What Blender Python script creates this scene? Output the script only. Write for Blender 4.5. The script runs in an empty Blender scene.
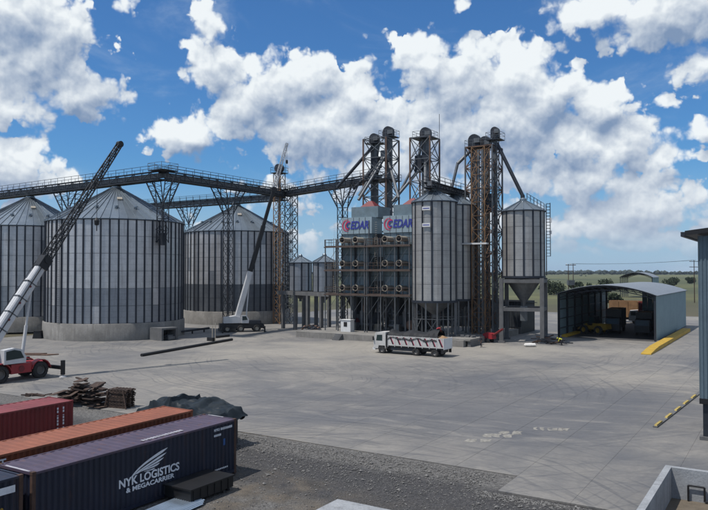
import bpy, bmesh, math, random
from mathutils import Vector, Matrix, Euler

random.seed(7)
scene = bpy.context.scene
COL = scene.collection
R = math.radians

# ------------------------------------------------------------------ camera
F = 700.0                    # focal length, in pixels of the 708 x 510 photograph
CAM_Z = 11.0
PITCH = math.atan(16.0 / F)
cam_data = bpy.data.cameras.new("camera")
cam = bpy.data.objects.new("camera", cam_data)
COL.objects.link(cam)
cam.location = (0, 0, CAM_Z)
cam.rotation_euler = (math.pi / 2 + PITCH, 0, 0)
cam_data.sensor_fit = 'HORIZONTAL'
cam_data.sensor_width = 36.0
cam_data.lens = 36.0 * F / 708.0
cam_data.clip_start = 0.5
cam_data.clip_end = 20000
scene.camera = cam


def ray(px, py):
    dx, dz = (px - 354.0) / F, -(py - 255.0) / F
    c, s = math.cos(PITCH), math.sin(PITCH)
    return Vector((dx, c - s * dz, s + c * dz))


def G(px, py, z=0.0):
    """world point at height z seen at this place of the photograph"""
    d = ray(px, py)
    t = (z - CAM_Z) / d.z
    return Vector((0, 0, CAM_Z)) + d * t


def at(px, py, Y):
    """world point at distance Y seen at this place of the photograph"""
    d = ray(px, py)
    return Vector((0, 0, CAM_Z)) + d * (Y / d.y)


# ------------------------------------------------------------------ light
SUN_EL, SUN_AZ = R(64), R(-112)      # azimuth clockwise from +Y
sun_data = bpy.data.lights.new("sun", 'SUN')
sun_data.energy = 5.0
sun_data.angle = R(0.6)
sun_data.color = (1.0, 0.96, 0.91)
sun = bpy.data.objects.new("sun", sun_data)
COL.objects.link(sun)
sdir = Vector((math.sin(SUN_AZ) * math.cos(SUN_EL), math.cos(SUN_AZ) * math.cos(SUN_EL), math.sin(SUN_EL)))
sun.rotation_euler = sdir.to_track_quat('Z', 'Y').to_euler()
sun.location = (-40, 40, 120)

scene.view_settings.view_transform = 'Standard'
scene.view_settings.look = 'None'
scene.view_settings.exposure = -0.25
scene.view_settings.gamma = 1.0
scene.view_settings.use_curve_mapping = False


class NT:
    """short-hand for building node trees"""
    def __init__(self, tree):
        self.t = tree
        self.n = tree.nodes
        self.n.clear()

    def new(self, kind, **kw):
        nd = self.n.new(kind)
        for k, v in kw.items():
            setattr(nd, k, v)
        return nd

    def put(self, sock, v):
        if v is None:
            return
        if isinstance(v, bpy.types.NodeSocket):
            self.t.links.new(v, sock)
        else:
            if isinstance(v, (tuple, list, Vector)):
                v = tuple(v)
                if sock.type == 'RGBA' and len(v) == 3:
                    v = v + (1.0,)
            sock.default_value = v

    def m(self, op, a, b=None, c=None, clamp=False):
        nd = self.new('ShaderNodeMath', operation=op, use_clamp=clamp)
        self.put(nd.inputs[0], a)
        self.put(nd.inputs[1], b)
        self.put(nd.inputs[2], c)
        return nd.outputs[0]

    def v(self, op, a, b=None, scale=None):
        nd = self.new('ShaderNodeVectorMath', operation=op)
        self.put(nd.inputs[0], a)
        if b is not None:
            self.put(nd.inputs[1], b)
        if scale is not None:
            self.put(nd.inputs['Scale'], scale)
        return nd.outputs['Value'] if op in ('LENGTH', 'DOT_PRODUCT', 'DISTANCE') else nd.outputs['Vector']

    def noise(self, vec, scale=1.0, detail=3.0, rough=0.5, dim='3D', color=False, dist=0.0):
        nd = self.new('ShaderNodeTexNoise', noise_dimensions=dim)
        self.put(nd.inputs['Vector'], vec)
        nd.inputs['Scale'].default_value = scale
        nd.inputs['Detail'].default_value = detail
        nd.inputs['Roughness'].default_value = rough
        nd.inputs['Distortion'].default_value = dist
        return nd.outputs['Color'] if color else nd.outputs['Fac']

    def voro(self, vec, scale=1.0, detail=0.0, rough=0.5, feature='F1', out='Distance', dim='3D', rand=1.0):
        nd = self.new('ShaderNodeTexVoronoi', feature=feature, voronoi_dimensions=dim)
        self.put(nd.inputs['Vector'], vec)
        nd.inputs['Scale'].default_value = scale
        nd.inputs['Randomness'].default_value = rand
        if 'Detail' in nd.inputs:
            nd.inputs['Detail'].default_value = detail
            nd.inputs['Roughness'].default_value = rough
        return nd.outputs[out]

    def rng(self, x, a, b, c=0.0, d=1.0, smooth=False):
        nd = self.new('ShaderNodeMapRange', interpolation_type='SMOOTHSTEP' if smooth else 'LINEAR')
        self.put(nd.inputs['Value'], x)
        for k, val in zip((1, 2, 3, 4), (a, b, c, d)):
            self.put(nd.inputs[k], val)
        return nd.outputs[0]

    def mix(self, fac, a, b, mode='MIX'):
        nd = self.new('ShaderNodeMix', data_type='RGBA', blend_type=mode, clamp_factor=True)
        self.put(nd.inputs[0], fac)
        self.put(nd.inputs[6], a)
        self.put(nd.inputs[7], b)
        return nd.outputs[2]

    def xyz(self, x, y, z=0.0):
        nd = self.new('ShaderNodeCombineXYZ')
        for s, val in zip(nd.inputs, (x, y, z)):
            self.put(s, val)
        return nd.outputs[0]

    def sep(self, vec):
        nd = self.new('ShaderNodeSeparateXYZ')
        self.put(nd.inputs[0], vec)
        return nd.outputs


# ------------------------------------------------------------------ sky with cumulus
def make_sky():
    w = bpy.data.worlds.new("World")
    scene.world = w
    w.use_nodes = True
    t = NT(w.node_tree)
    d = t.v('NORMALIZE', t.new('ShaderNodeTexCoord').outputs['Generated'])
    x, y, z = t.sep(d)
    az = t.m('MULTIPLY', t.m('ARCTAN2', x, y), 180 / math.pi)
    el = t.m('MULTIPLY', t.m('ARCSINE', z), 180 / math.pi)
    # the banks of cloud in view go on, mirrored, all round the sky
    az_f = t.m('SUBTRACT', t.m('PINGPONG', t.m('ADD', az, 27.0), 54.0), 27.0)
    el_f = t.m('PINGPONG', t.m('MAXIMUM', el, 0.0), 24.0)
    p0 = t.xyz(az_f, el_f, 0.0)

    def ang(px, py):
        r = ray(px, py)
        return math.degrees(math.atan2(r.x, r.y)), math.degrees(math.asin(r.normalized().z))

    #        px   py   rx  ry  weight (photograph pixels, turned to angles)
    blobs = [(30, 55, 80, 72, 1.0), (14, 15, 76, 58, 1.0), (74, 92, 52, 32, .9), (0, 100, 90, 34, .8), (52, 30, 56, 40, .9),
             (4, 165, 56, 46, .9), (40, 188, 40, 20, .7),
             (205, 30, 26, 34, .8), (186, 48, 20, 16, .6), (214, 66, 36, 42, .9), (194, 132, 58, 30, .95), (172, 128, 34, 20, .7),
             (240, 104, 48, 44, .9), (306, 78, 50, 40, 1.), (268, 92, 50, 44, .9), (330, 125, 95, 65, 1.), (352, 105, 60, 45, .9),
             (402, 58, 16, 30, .7), (430, 62, 44, 36, .9), (470, 80, 84, 50, 1.), (515, 72, 56, 40, .95), (545, 100, 64, 44, 1.), (596, 108, 50, 38, .95), (572, 142, 62, 36, 1.),
             (622, 142, 52, 36, .85), (665, 158, 44, 16, .6), (470, 125, 170, 62, 1.), (380, 160, 140, 48, .8), (500, 170, 110, 38, .65),
             (590, 180, 95, 42, .8), (630, 205, 105, 34, .8), (575, 226, 150, 24, .75), (690, 236, 90, 22, .7), (440, 215, 90, 26, .6), (610, 246, 130, 12, .6), (300, 190, 70, 40, .5),
             (600, 10, 58, 30, .9), (660, 12, 80, 40, 1.), (700, 58, 40, 30, .7), (672, 102, 44, 13, .5), (702, 126, 22, 14, .5),
             (130, 4, 14, 13, .5), (370, 58, 28, 18, .35), (465, 2, 18, 11, .4), (230, 240, 240, 24, .35)]

    def bank(p):
        """the banks of cloud: smooth masses, gently warped"""
        warp = t.v('SUBTRACT', t.noise(p, 0.30, 4, .55, color=True), (.5, .5, .5))
        pw = t.v('ADD', p, t.v('SCALE', warp, scale=3.4))
        b = None
        for (bx, by, rx, ry, wt) in blobs:
            a, e = ang(bx, by)
            ix, iy = F * math.pi / 180 / rx, F * math.pi / 180 / ry
            nd = t.new('ShaderNodeVectorMath', operation='MULTIPLY_ADD')
            t.put(nd.inputs[0], pw)
            nd.inputs[1].default_value = (ix, iy, 0)
            nd.inputs[2].default_value = (-a * ix, -e * iy, 0)
            g = t.m('MULTIPLY_ADD', t.v('LENGTH', nd.outputs[0]), -wt, wt)
            b = g if b is None else t.m('SMOOTH_MAX', b, g, .15)
        b = t.m('MAXIMUM', b, -1.0)
        ns = t.m('SUBTRACT', t.noise(p, 0.22, 3.2, .52), .5)
        return b, t.m('MULTIPLY_ADD', ns, .9, b)

    def billow(p):
        """fine heaped texture of the crowns"""
        warp = t.v('SUBTRACT', t.noise(p, 0.55, 3, .55, color=True), (.5, .5, .5))
        n = t.m('SUBTRACT', t.noise(p, 0.24, 8, .53), .5)
        bub = t.m('SUBTRACT', .45, t.voro(t.v('ADD', p, t.v('SCALE', warp, scale=1.1)), 0.50, 3.0, .50, dim='2D'))
        return t.m('MULTIPLY_ADD', n, .86, t.m('MULTIPLY', bub, .50))

    b0, s0 = bank(p0)
    b1, s1 = bank(t.v('ADD', p0, (-0.4, 1.6, 0)))
    h0 = billow(p0)
    h1 = billow(t.v('ADD', p0, (-0.16, 0.42, 0)))
    f0 = t.m('ADD', b0, t.m('MULTIPLY', t.m('ADD', h0, .02), t.rng(b0, -.42, -.10, .25, 1, smooth=True)))
    soft = t.rng(t.noise(p0, .35, 2, .5), .36, .66, .09, .42)
    alpha = t.rng(f0, 0.0, soft, smooth=True)
    # lit crowns, grey undersides: how fast the cloud thins towards the light
    big = t.m('SUBTRACT', t.noise(t.v('MULTIPLY', p0, (.55, 1.0, 1)), .16, 3, .5), .5)
    shade = t.m('MULTIPLY_ADD', t.m('SUBTRACT', s0, s1), 1.05, .80)
    shade = t.m('MULTIPLY_ADD', t.m('SUBTRACT', h0, h1), .95, shade)
    shade = t.m('MULTIPLY_ADD', big, 1.25, shade)
    shade = t.m('SUBTRACT', shade, t.rng(s1, .05, .95, 0, .46))
    shade = t.m('POWER', t.rng(shade, -.15, 1.08, 0, 1), 1.2)
    lowfade = t.rng(el_f, 1.0, 9.0, 1, 0, smooth=True)
    shade = t.m('ADD', t.m('MULTIPLY', shade, t.m('SUBTRACT', 1, t.m('MULTIPLY', lowfade, .5))), t.m('MULTIPLY', lowfade, .2))
    cloud = t.mix(shade, (3.0, 4.3, 6.6), (12.2, 12.9, 13.3))
    alpha = t.m('MULTIPLY', alpha, t.rng(el_f, .3, 3.6, .12, 1, smooth=True))

    sky = t.new('ShaderNodeTexSky', sky_type='NISHITA', sun_disc=False)
    sky.sun_elevation = SUN_EL
    sky.sun_rotation = SUN_AZ
    sky.altitude = 100
    sky.air_density = 1.1
    sky.dust_density = 0.4
    sky.ozone_density = 1.5
    blue = t.mix(1.0, sky.outputs[0], (0.52, 0.99, 1.50), 'MULTIPLY')
    # thin milky air low over the plain
    blue = t.mix(t.rng(el_f, 0, 9, .7, 0, smooth=True), blue, (5.6, 7.6, 10.4))
    veil = t.rng(t.noise(t.v('MULTIPLY', p0, (.5, 1.3, 1)), .12, 7, .62, dist=.8), .50, .80, 0, .42, smooth=True)
    blue = t.mix(veil, blue, (8.0, 9.4, 11.0))
    col = t.mix(alpha, blue, cloud)
    bg = t.new('ShaderNodeBackground')
    t.put(bg.inputs[0], col)
    bg.inputs[1].default_value = 0.085
    out = t.new('ShaderNodeOutputWorld')
    t.t.links.new(bg.outputs[0], out.inputs[0])
    w.cycles.sampling_method = 'MANUAL'
    w.cycles.sample_map_resolution = 512


make_sky()

# ------------------------------------------------------------------ helpers
TH = R(32)                                   # the whole plant is turned by this angle to the view
U = Vector((math.cos(TH), -math.sin(TH), 0))  # to the right and nearer
V = Vector((math.sin(TH), math.cos(TH), 0))   # to the right and farther
ROT = -TH
EZ = Vector((0, 0, 1))


class MB:
    """collects simple shapes and links them as one mesh object"""
    def __init__(self):
        self.vs, self.fs, self.fm = [], [], []
        self.mi = 0

    def add(self, vs, fs):
        o = len(self.vs)
        self.vs.extend(Vector(v) for v in vs)
        self.fs.extend([tuple(i + o for i in f) for f in fs])
        self.fm.extend([self.mi] * len(fs))
        return self

    def box(self, c, s, rot=None):
        c = Vector(c)
        pts = []
        for dz in (-.5, .5):
            for dx, dy in ((-.5, -.5), (.5, -.5), (.5, .5), (-.5, .5)):
                q = Vector((dx * s[0], dy * s[1], dz * s[2]))
                if rot is not None:
                    q = rot @ q
                pts.append(c + q)
        return self.add(pts, [(3, 2, 1, 0), (4, 5, 6, 7), (0, 1, 5, 4), (1, 2, 6, 5), (2, 3, 7, 6), (3, 0, 4, 7)])

    def b2(self, x0, x1, y0, y1, z0, z1):
        return self.box(((x0 + x1) / 2, (y0 + y1) / 2, (z0 + z1) / 2), (abs(x1 - x0), abs(y1 - y0), abs(z1 - z0)))

    def bar(self, a, b, w, h=None, up=None):
        a, b = Vector(a), Vector(b)
        d = (b - a)
        L = d.length
        if L < 1e-6:
            return self
        d.normalize()
        u = Vector(up) if up else (EZ if abs(d.z) < .95 else Vector((0, 1, 0)))
        s = d.cross(u).normalized()
        t = s.cross(d).normalized()
        h = h or w
        pts = []
        for p in (a, b):
            for i, j in ((-.5, -.5), (.5, -.5), (.5, .5), (-.5, .5)):
                pts.append(p + s * (i * w) + t * (j * h))
        return self.add(pts, [(3, 2, 1, 0), (4, 5, 6, 7), (0, 1, 5, 4), (1, 2, 6, 5), (2, 3, 7, 6), (3, 0, 4, 7)])

    def tube(self, a, b, r, r2=None, n=8, caps=True):
        a, b = Vector(a), Vector(b)
        r2 = r if r2 is None else r2
        d = (b - a).normalized()
        u = EZ if abs(d.z) < .95 else Vector((0, 1, 0))
        s = d.cross(u).normalized()
        t = s.cross(d).normalized()
        pts = []
        for p, rr in ((a, r), (b, r2)):
            for k in range(n):
                g = 2 * math.pi * k / n
                pts.append(p + s * (math.cos(g) * rr) + t * (math.sin(g) * rr))
        fs = [(k, (k + 1) % n, n + (k + 1) % n, n + k) for k in range(n)]
        if caps:
            fs += [tuple(range(n - 1, -1, -1)), tuple(range(n, 2 * n))]
        return self.add(pts, fs)

    def path(self, pts, r, n=6):
        for a, b in zip(pts[:-1], pts[1:]):
            self.tube(a, b, r, n=n)
        return self

    def lathe(self, prof, n=24, c=(0, 0, 0), axis=None, a0=0.0, a1=2 * math.pi):
        """prof: list of (radius, height); axis: Matrix 3x3 turning local z"""
        c = Vector(c)
        full = abs(a1 - a0 - 2 * math.pi) < 1e-6
        m = n if full else n + 1
        pts = []
        for (r, z) in prof:
            for k in range(m):
                g = a0 + (a1 - a0) * k / n
                q = Vector((math.cos(g) * r, math.sin(g) * r, z))
                pts.append(c + (axis @ q if axis is not None else q))
        fs = []
        for i in range(len(prof) - 1):
            for k in range(n):
                k2 = (k + 1) % m
                fs.append((i * m + k, i * m + k2, (i + 1) * m + k2, (i + 1) * m + k))
        return self.add(pts, fs)

    def prism(self, poly, z0, z1):
        n = len(poly)
        pts = [(x, y, z0) for x, y in poly] + [(x, y, z1) for x, y in poly]
        fs = [tuple(range(n - 1, -1, -1)), tuple(range(n, 2 * n))]
        fs += [(k, (k + 1) % n, n + (k + 1) % n, n + k) for k in range(n)]
        return self.add(pts, fs)

    def extr(self, poly, y0, y1):
        """polygon in x-z pushed along y"""
        n = len(poly)
        pts = [(x, y0, z) for x, z in poly] + [(x, y1, z) for x, z in poly]
        fs = [tuple(range(n)), tuple(range(2 * n - 1, n - 1, -1))]
        fs += [((k + 1) % n, k, n + k, n + (k + 1) % n) for k in range(n)]
        return self.add(pts, fs)

    def mesh(self, name, mats, smooth=False):
        me = bpy.data.meshes.new(name)
        me.from_pydata([tuple(v) for v in self.vs], [], self.fs)
        if not isinstance(mats, (list, tuple)):
            mats = [mats]
        for m in mats:
            me.materials.append(m)
        if len(mats) > 1:
            me.polygons.foreach_set('material_index', self.fm)
        bm = bmesh.new()
        bm.from_mesh(me)
        bmesh.ops.recalc_face_normals(bm, faces=bm.faces)
        bm.to_mesh(me)
        bm.free()
        if smooth:
            me.polygons.foreach_set('use_smooth', [True] * len(me.polygons))
            me.set_sharp_from_angle(angle=R(38))
        return me

    def build(self, name, mats, parent=None, smooth=False, kind=None):
        return link(name, self.mesh(name, mats, smooth), parent, kind=kind)


def link(name, me, parent=None, loc=None, rz=None, kind=None):
    o = bpy.data.objects.new(name, me)
    COL.objects.link(o)
    if parent is not None:
        o.parent = parent
    if loc is not None:
        o.location = loc
    if rz is not None:
        o.rotation_euler.z = rz
    if kind:
        o['kind'] = kind
    return o


def tag(o, label, cat, group=None, kind=None):
    o['label'] = label
    o['category'] = cat
    if group:
        o['group'] = group
    if kind:
        o['kind'] = kind
    return o


def thing(name, label, cat, loc=(0, 0, 0), rz=0.0, group=None):
    o = bpy.data.objects.new(name, None)
    o.empty_display_size = .3
    COL.objects.link(o)
    o.location = loc
    o.rotation_euler = (0, 0, rz)
    return tag(o, label, cat, group)


def struct(o):
    o['kind'] = 'structure'
    return o


def copy_tree(o, parent=None):
    c = o.copy()
    COL.objects.link(c)
    c.parent = parent
    for ch in o.children:
        copy_tree(ch, c)
    return c


# ------------------------------------------------------------------ materials
def pmat(name, col, rough=.6, metal=0.0, var=.18, scale=1.2, streak=0.0, scol=None, fine=.08, bump=0.0, bscale=12.0, inst=0.0, spec=.4, coat=0.0, seam=0.0):
    """painted / metal / mineral surface: mottled tint, fine grain, optional vertical weather streaks"""
    m = bpy.data.materials.new(name)
    m.use_nodes = True
    t = NT(m.node_tree)
    pos = t.new('ShaderNodeNewGeometry').outputs['Position']
    c = Vector(col[:3])
    n = t.noise(pos, scale, 5, .6)
    lo, hi = c * (1 - var), c * (1 + var)
    base = t.mix(t.rng(n, .28, .72), tuple(lo), tuple(min(1, q) for q in hi))
    if fine:
        g = t.noise(pos, scale * 11, 4, .6)
        base = t.mix(1.0, base, t.mix(t.rng(g, .3, .7), (1 - fine,) * 3, (1 + fine,) * 3), 'MULTIPLY')
    r = rough
    if streak:
        sv = t.v('MULTIPLY', pos, (2.6, 2.6, .16))
        st = t.m('MULTIPLY', t.rng(t.noise(sv, 1.0, 5, .65), .52, .74), t.rng(t.noise(pos, .5, 3, .5), .35, .65))
        base = t.mix(t.m('MULTIPLY', st, streak), base, scol or (.12, .07, .045))
        r = t.m('MULTIPLY_ADD', st, .25, rough)
    if seam:
        zz = t.m('PINGPONG', t.m('MULTIPLY', t.sep(pos)[2], 1.0), seam / 2)
        ln = t.rng(zz, 0.0, .07, 1, 0)
        base = t.mix(t.m('MULTIPLY', ln, .30), base, tuple(c * .45))
    if inst:
        rnd = t.new('ShaderNodeObjectInfo').outputs['Random']
        base = t.mix(1.0, base, t.mix(rnd, (1 - inst,) * 3, (1 + inst,) * 3), 'MULTIPLY')
    b = t.new('ShaderNodeBsdfPrincipled')
    t.put(b.inputs['Base Color'], base)
    t.put(b.inputs['Roughness'], r)
    b.inputs['Metallic'].default_value = metal
    b.inputs['Specular IOR Level'].default_value = spec
    b.inputs['Coat Weight'].default_value = coat
    if bump:
        bp = t.new('ShaderNodeBump')
        bp.inputs['Strength'].default_value = bump
        bp.inputs['Distance'].default_value = .05
        t.put(bp.inputs['Height'], t.noise(pos, bscale, 5, .6))
        t.t.links.new(bp.outputs[0], b.inputs['Normal'])
    o = t.new('ShaderNodeOutputMaterial')
    t.t.links.new(b.outputs[0], o.inputs[0])
    return m


M = {}
M['galv'] = pmat('galvanised_sheet', (.50, .495, .50), .36, .5, .14, .6, .6, (.20, .19, .18), inst=.04, seam=.925)
M['galv_mid'] = pmat('galvanised_sheet_dull', (.27, .285, .31), .36, .5, .14, .6, .5, (.13, .12, .12), inst=.04, seam=.925)
M['galv_dark'] = pmat('galvanised_sheet_thick', (.115, .125, .14), .45, .4, .16, .6, .3, (.1, .09, .09), inst=.09, seam=.925)
M['galv_roof'] = pmat('galvanised_roof', (.20, .235, .265), .34, .6, .14, .5, .25, (.16, .13, .11), inst=.07)
M['stiff'] = pmat('stiffener_steel', (.032, .038, .05), .5, .4, .2, 1.0)
M['bin'] = pmat('bin_sheet', (.36, .35, .335), .42, .45, .14, .6, .5, (.15, .14, .13), inst=.09, seam=.84)
M['backing'] = pmat('wall_backing', (.07, .075, .085), .6, .4)
M['concrete'] = pmat('concrete', (.205, .195, .178), .85, 0, .3, .5, .9, (.10, .09, .08), .1, .3, 9)
M['concrete_dark'] = pmat('concrete_weathered', (.115, .115, .115), .85, 0, .25, .8, .5, (.06, .055, .05), .1, .3, 9)
M['steel_dark'] = pmat('dark_steel', (.034, .039, .048), .5, .5, .25, 1.5, .4, (.12, .065, .04))
M['steel_grey'] = pmat('grey_steel', (.125, .133, .14), .5, .5, .25, 1.2, .4, (.16, .09, .055))
M['steel_rust'] = pmat('rusty_steel', (.13, .08, .058), .7, .2, .35, 1.5, .6, (.10, .045, .025))
M['orange'] = pmat('orange_mast_paint', (.21, .118, .055), .6, .0, .25, 1.2, .6, (.13, .07, .04))
M['brown'] = pmat('brown_railing', (.095, .068, .055), .65, .2, .25, 1.5)
M['cream'] = pmat('cream_paint', (.34, .305, .25), .55, 0, .15, 1.0, .5, (.16, .12, .09))
M['dryer'] = pmat('dryer_cladding', (.17, .215, .235), .42, .35, .18, .8, .5, (.13, .14, .13), inst=.07)
M['dryer_dark'] = pmat('dryer_dark_steel', (.035, .04, .046), .55, .3, .2)  # even near-black steel for dryer cores, hoppers, ducts and shed walls
M['truck_white'] = pmat('dusty_white_boards', (.46, .45, .43), .6, 0, .16, 1.5, .6, (.2, .16, .12))
M['sign_panel'] = pmat('sign_panel', (.28, .35, .38), .45, .2, .10, .8, .4, (.2, .2, .2))
M['white'] = pmat('white_paint', (.62, .62, .61), .5, 0, .08, 1.0, .35, (.3, .26, .22))
M['sign_blue'] = pmat('sign_blue', (.035, .045, .27), .5, 0, .08)
M['sign_red'] = pmat('sign_red', (.48, .03, .09), .5, 0, .08)
M['faded_letter'] = pmat('faded_lettering', (.36, .35, .38), .7, 0, .35, 4.0, .4, (.16, .13, .16))
M['letter'] = pmat('white_lettering', (.66, .67, .70), .6, 0, .12, 3.0, .3, (.3, .28, .28))
M['red'] = pmat('red_machine_paint', (.30, .025, .03), .42, 0, .18, 1.0, .4, (.08, .03, .025))
M['red_cone'] = pmat('red_hood', (.15, .02, .022), .55, 0, .18)
M['crane_white'] = pmat('crane_white', (.52, .52, .52), .42, 0, .10, 1.0, .35, (.2, .15, .12))
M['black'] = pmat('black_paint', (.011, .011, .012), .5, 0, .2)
M['rubber'] = pmat('rubber', (.028, .027, .026), .85, 0, .3, 4)
M['rim'] = pmat('wheel_rim', (.12, .115, .11), .5, .4)
M['hole'] = pmat('dark_inside', (.012, .012, .013), .9, 0, .2)
M['yellow'] = pmat('yellow_kerb_paint', (.43, .27, .03), .7, 0, .18, 1.4, .5, (.15, .11, .06), .12, .2, 14)
M['yellow_m'] = pmat('yellow_machine_paint', (.28, .17, .02), .5, 0, .18)
M['shed_clad'] = pmat('shed_cladding', (.20, .275, .30), .45, .3, .10, .5, .3, (.18, .18, .17))
M['shed_roof'] = pmat('shed_roof_sheet', (.23, .25, .27), .42, .4, .12, .5, .25, (.2, .18, .17))
M['bld_clad'] = pmat('building_cladding', (.115, .16, .19), .45, .25, .10, .6, .3, (.08, .09, .1))
M['wood'] = pmat('scrap_timber', (.062, .040, .030), .85, 0, .4, 3, 0, None, .2, .4, 25, inst=.35)
M['tarp'] = pmat('tarpaulin', (.013, .019, .024), .55, 0, .25, 1.2, 0, None, .1, .25, 5, spec=.25)
M['truck_tarp'] = pmat('truck_tarpaulin', (.010, .011, .013), .7, 0, .25, 2, 0, None, .1, .5, 6)
M['grain'] = pmat('grain_load', (.32, .20, .11), .95, 0, .3, 3, 0, None, .2, .6, 18)
M['glass'] = pmat('window_glass', (.02, .035, .036), .22, 0, .1, spec=.3)
M['sheet'] = pmat('loose_sheet', (.35, .42, .50), .3, .7, .15, 1.5, .2, (.1, .09, .08))
M['sand'] = pmat('tank_floor_sand', (.12, .098, .072), .95, 0, .2, 1.5, 0, None, .15, .4, 12)
M['tank'] = pmat('tank_concrete', (.26, .27, .28), .8, 0, .2, .9, .6, (.09, .09, .09), .12, .35, 8)
M['skin'] = pmat('skin', (.10, .055, .035), .6, 0, .1)
M['cloth_dark'] = pmat('dark_clothes', (.02, .022, .03), .9, 0, .2, 8)
M['cloth_red'] = pmat('red_clothes', (.30, .03, .035), .9, 0, .2, 8)
M['vest'] = pmat('yellow_vest', (.55, .55, .05), .8, 0, .15, 8)
M['bag'] = pmat('white_sack', (.6, .58, .54), .9, 0, .15, 4, 0, None, .1, .4, 9)


def container_mat(name, side, roofc, streak=.75):
    """container paint: chalked roof against a darker side, rust runs"""
    m = bpy.data.materials.new(name)
    m.use_nodes = True
    t = NT(m.node_tree)
    geo = t.new('ShaderNodeNewGeometry')
    pos = geo.outputs['Position']
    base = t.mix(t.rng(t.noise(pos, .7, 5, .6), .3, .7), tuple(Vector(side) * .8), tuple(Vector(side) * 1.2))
    st = t.m('MULTIPLY', t.rng(t.noise(t.v('MULTIPLY', pos, (3, 3, .2)), 1.2, 6, .65), .55, .74), streak)
    base = t.mix(st, base, (.13, .055, .03))
    spots = t.rng(t.noise(pos, 2.3, 6, .7), .60, .70)
    base = t.mix(t.m('MULTIPLY', spots, .7 * streak), base, (.12, .05, .028))
    b = t.new('ShaderNodeBsdfPrincipled')
    t.put(b.inputs['Base Color'], base)
    t.put(b.inputs['Roughness'], t.m('MULTIPLY_ADD', st, .3, .5))
    o = t.new('ShaderNodeOutputMaterial')
    t.t.links.new(b.outputs[0], o.inputs[0])
    return m


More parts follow.
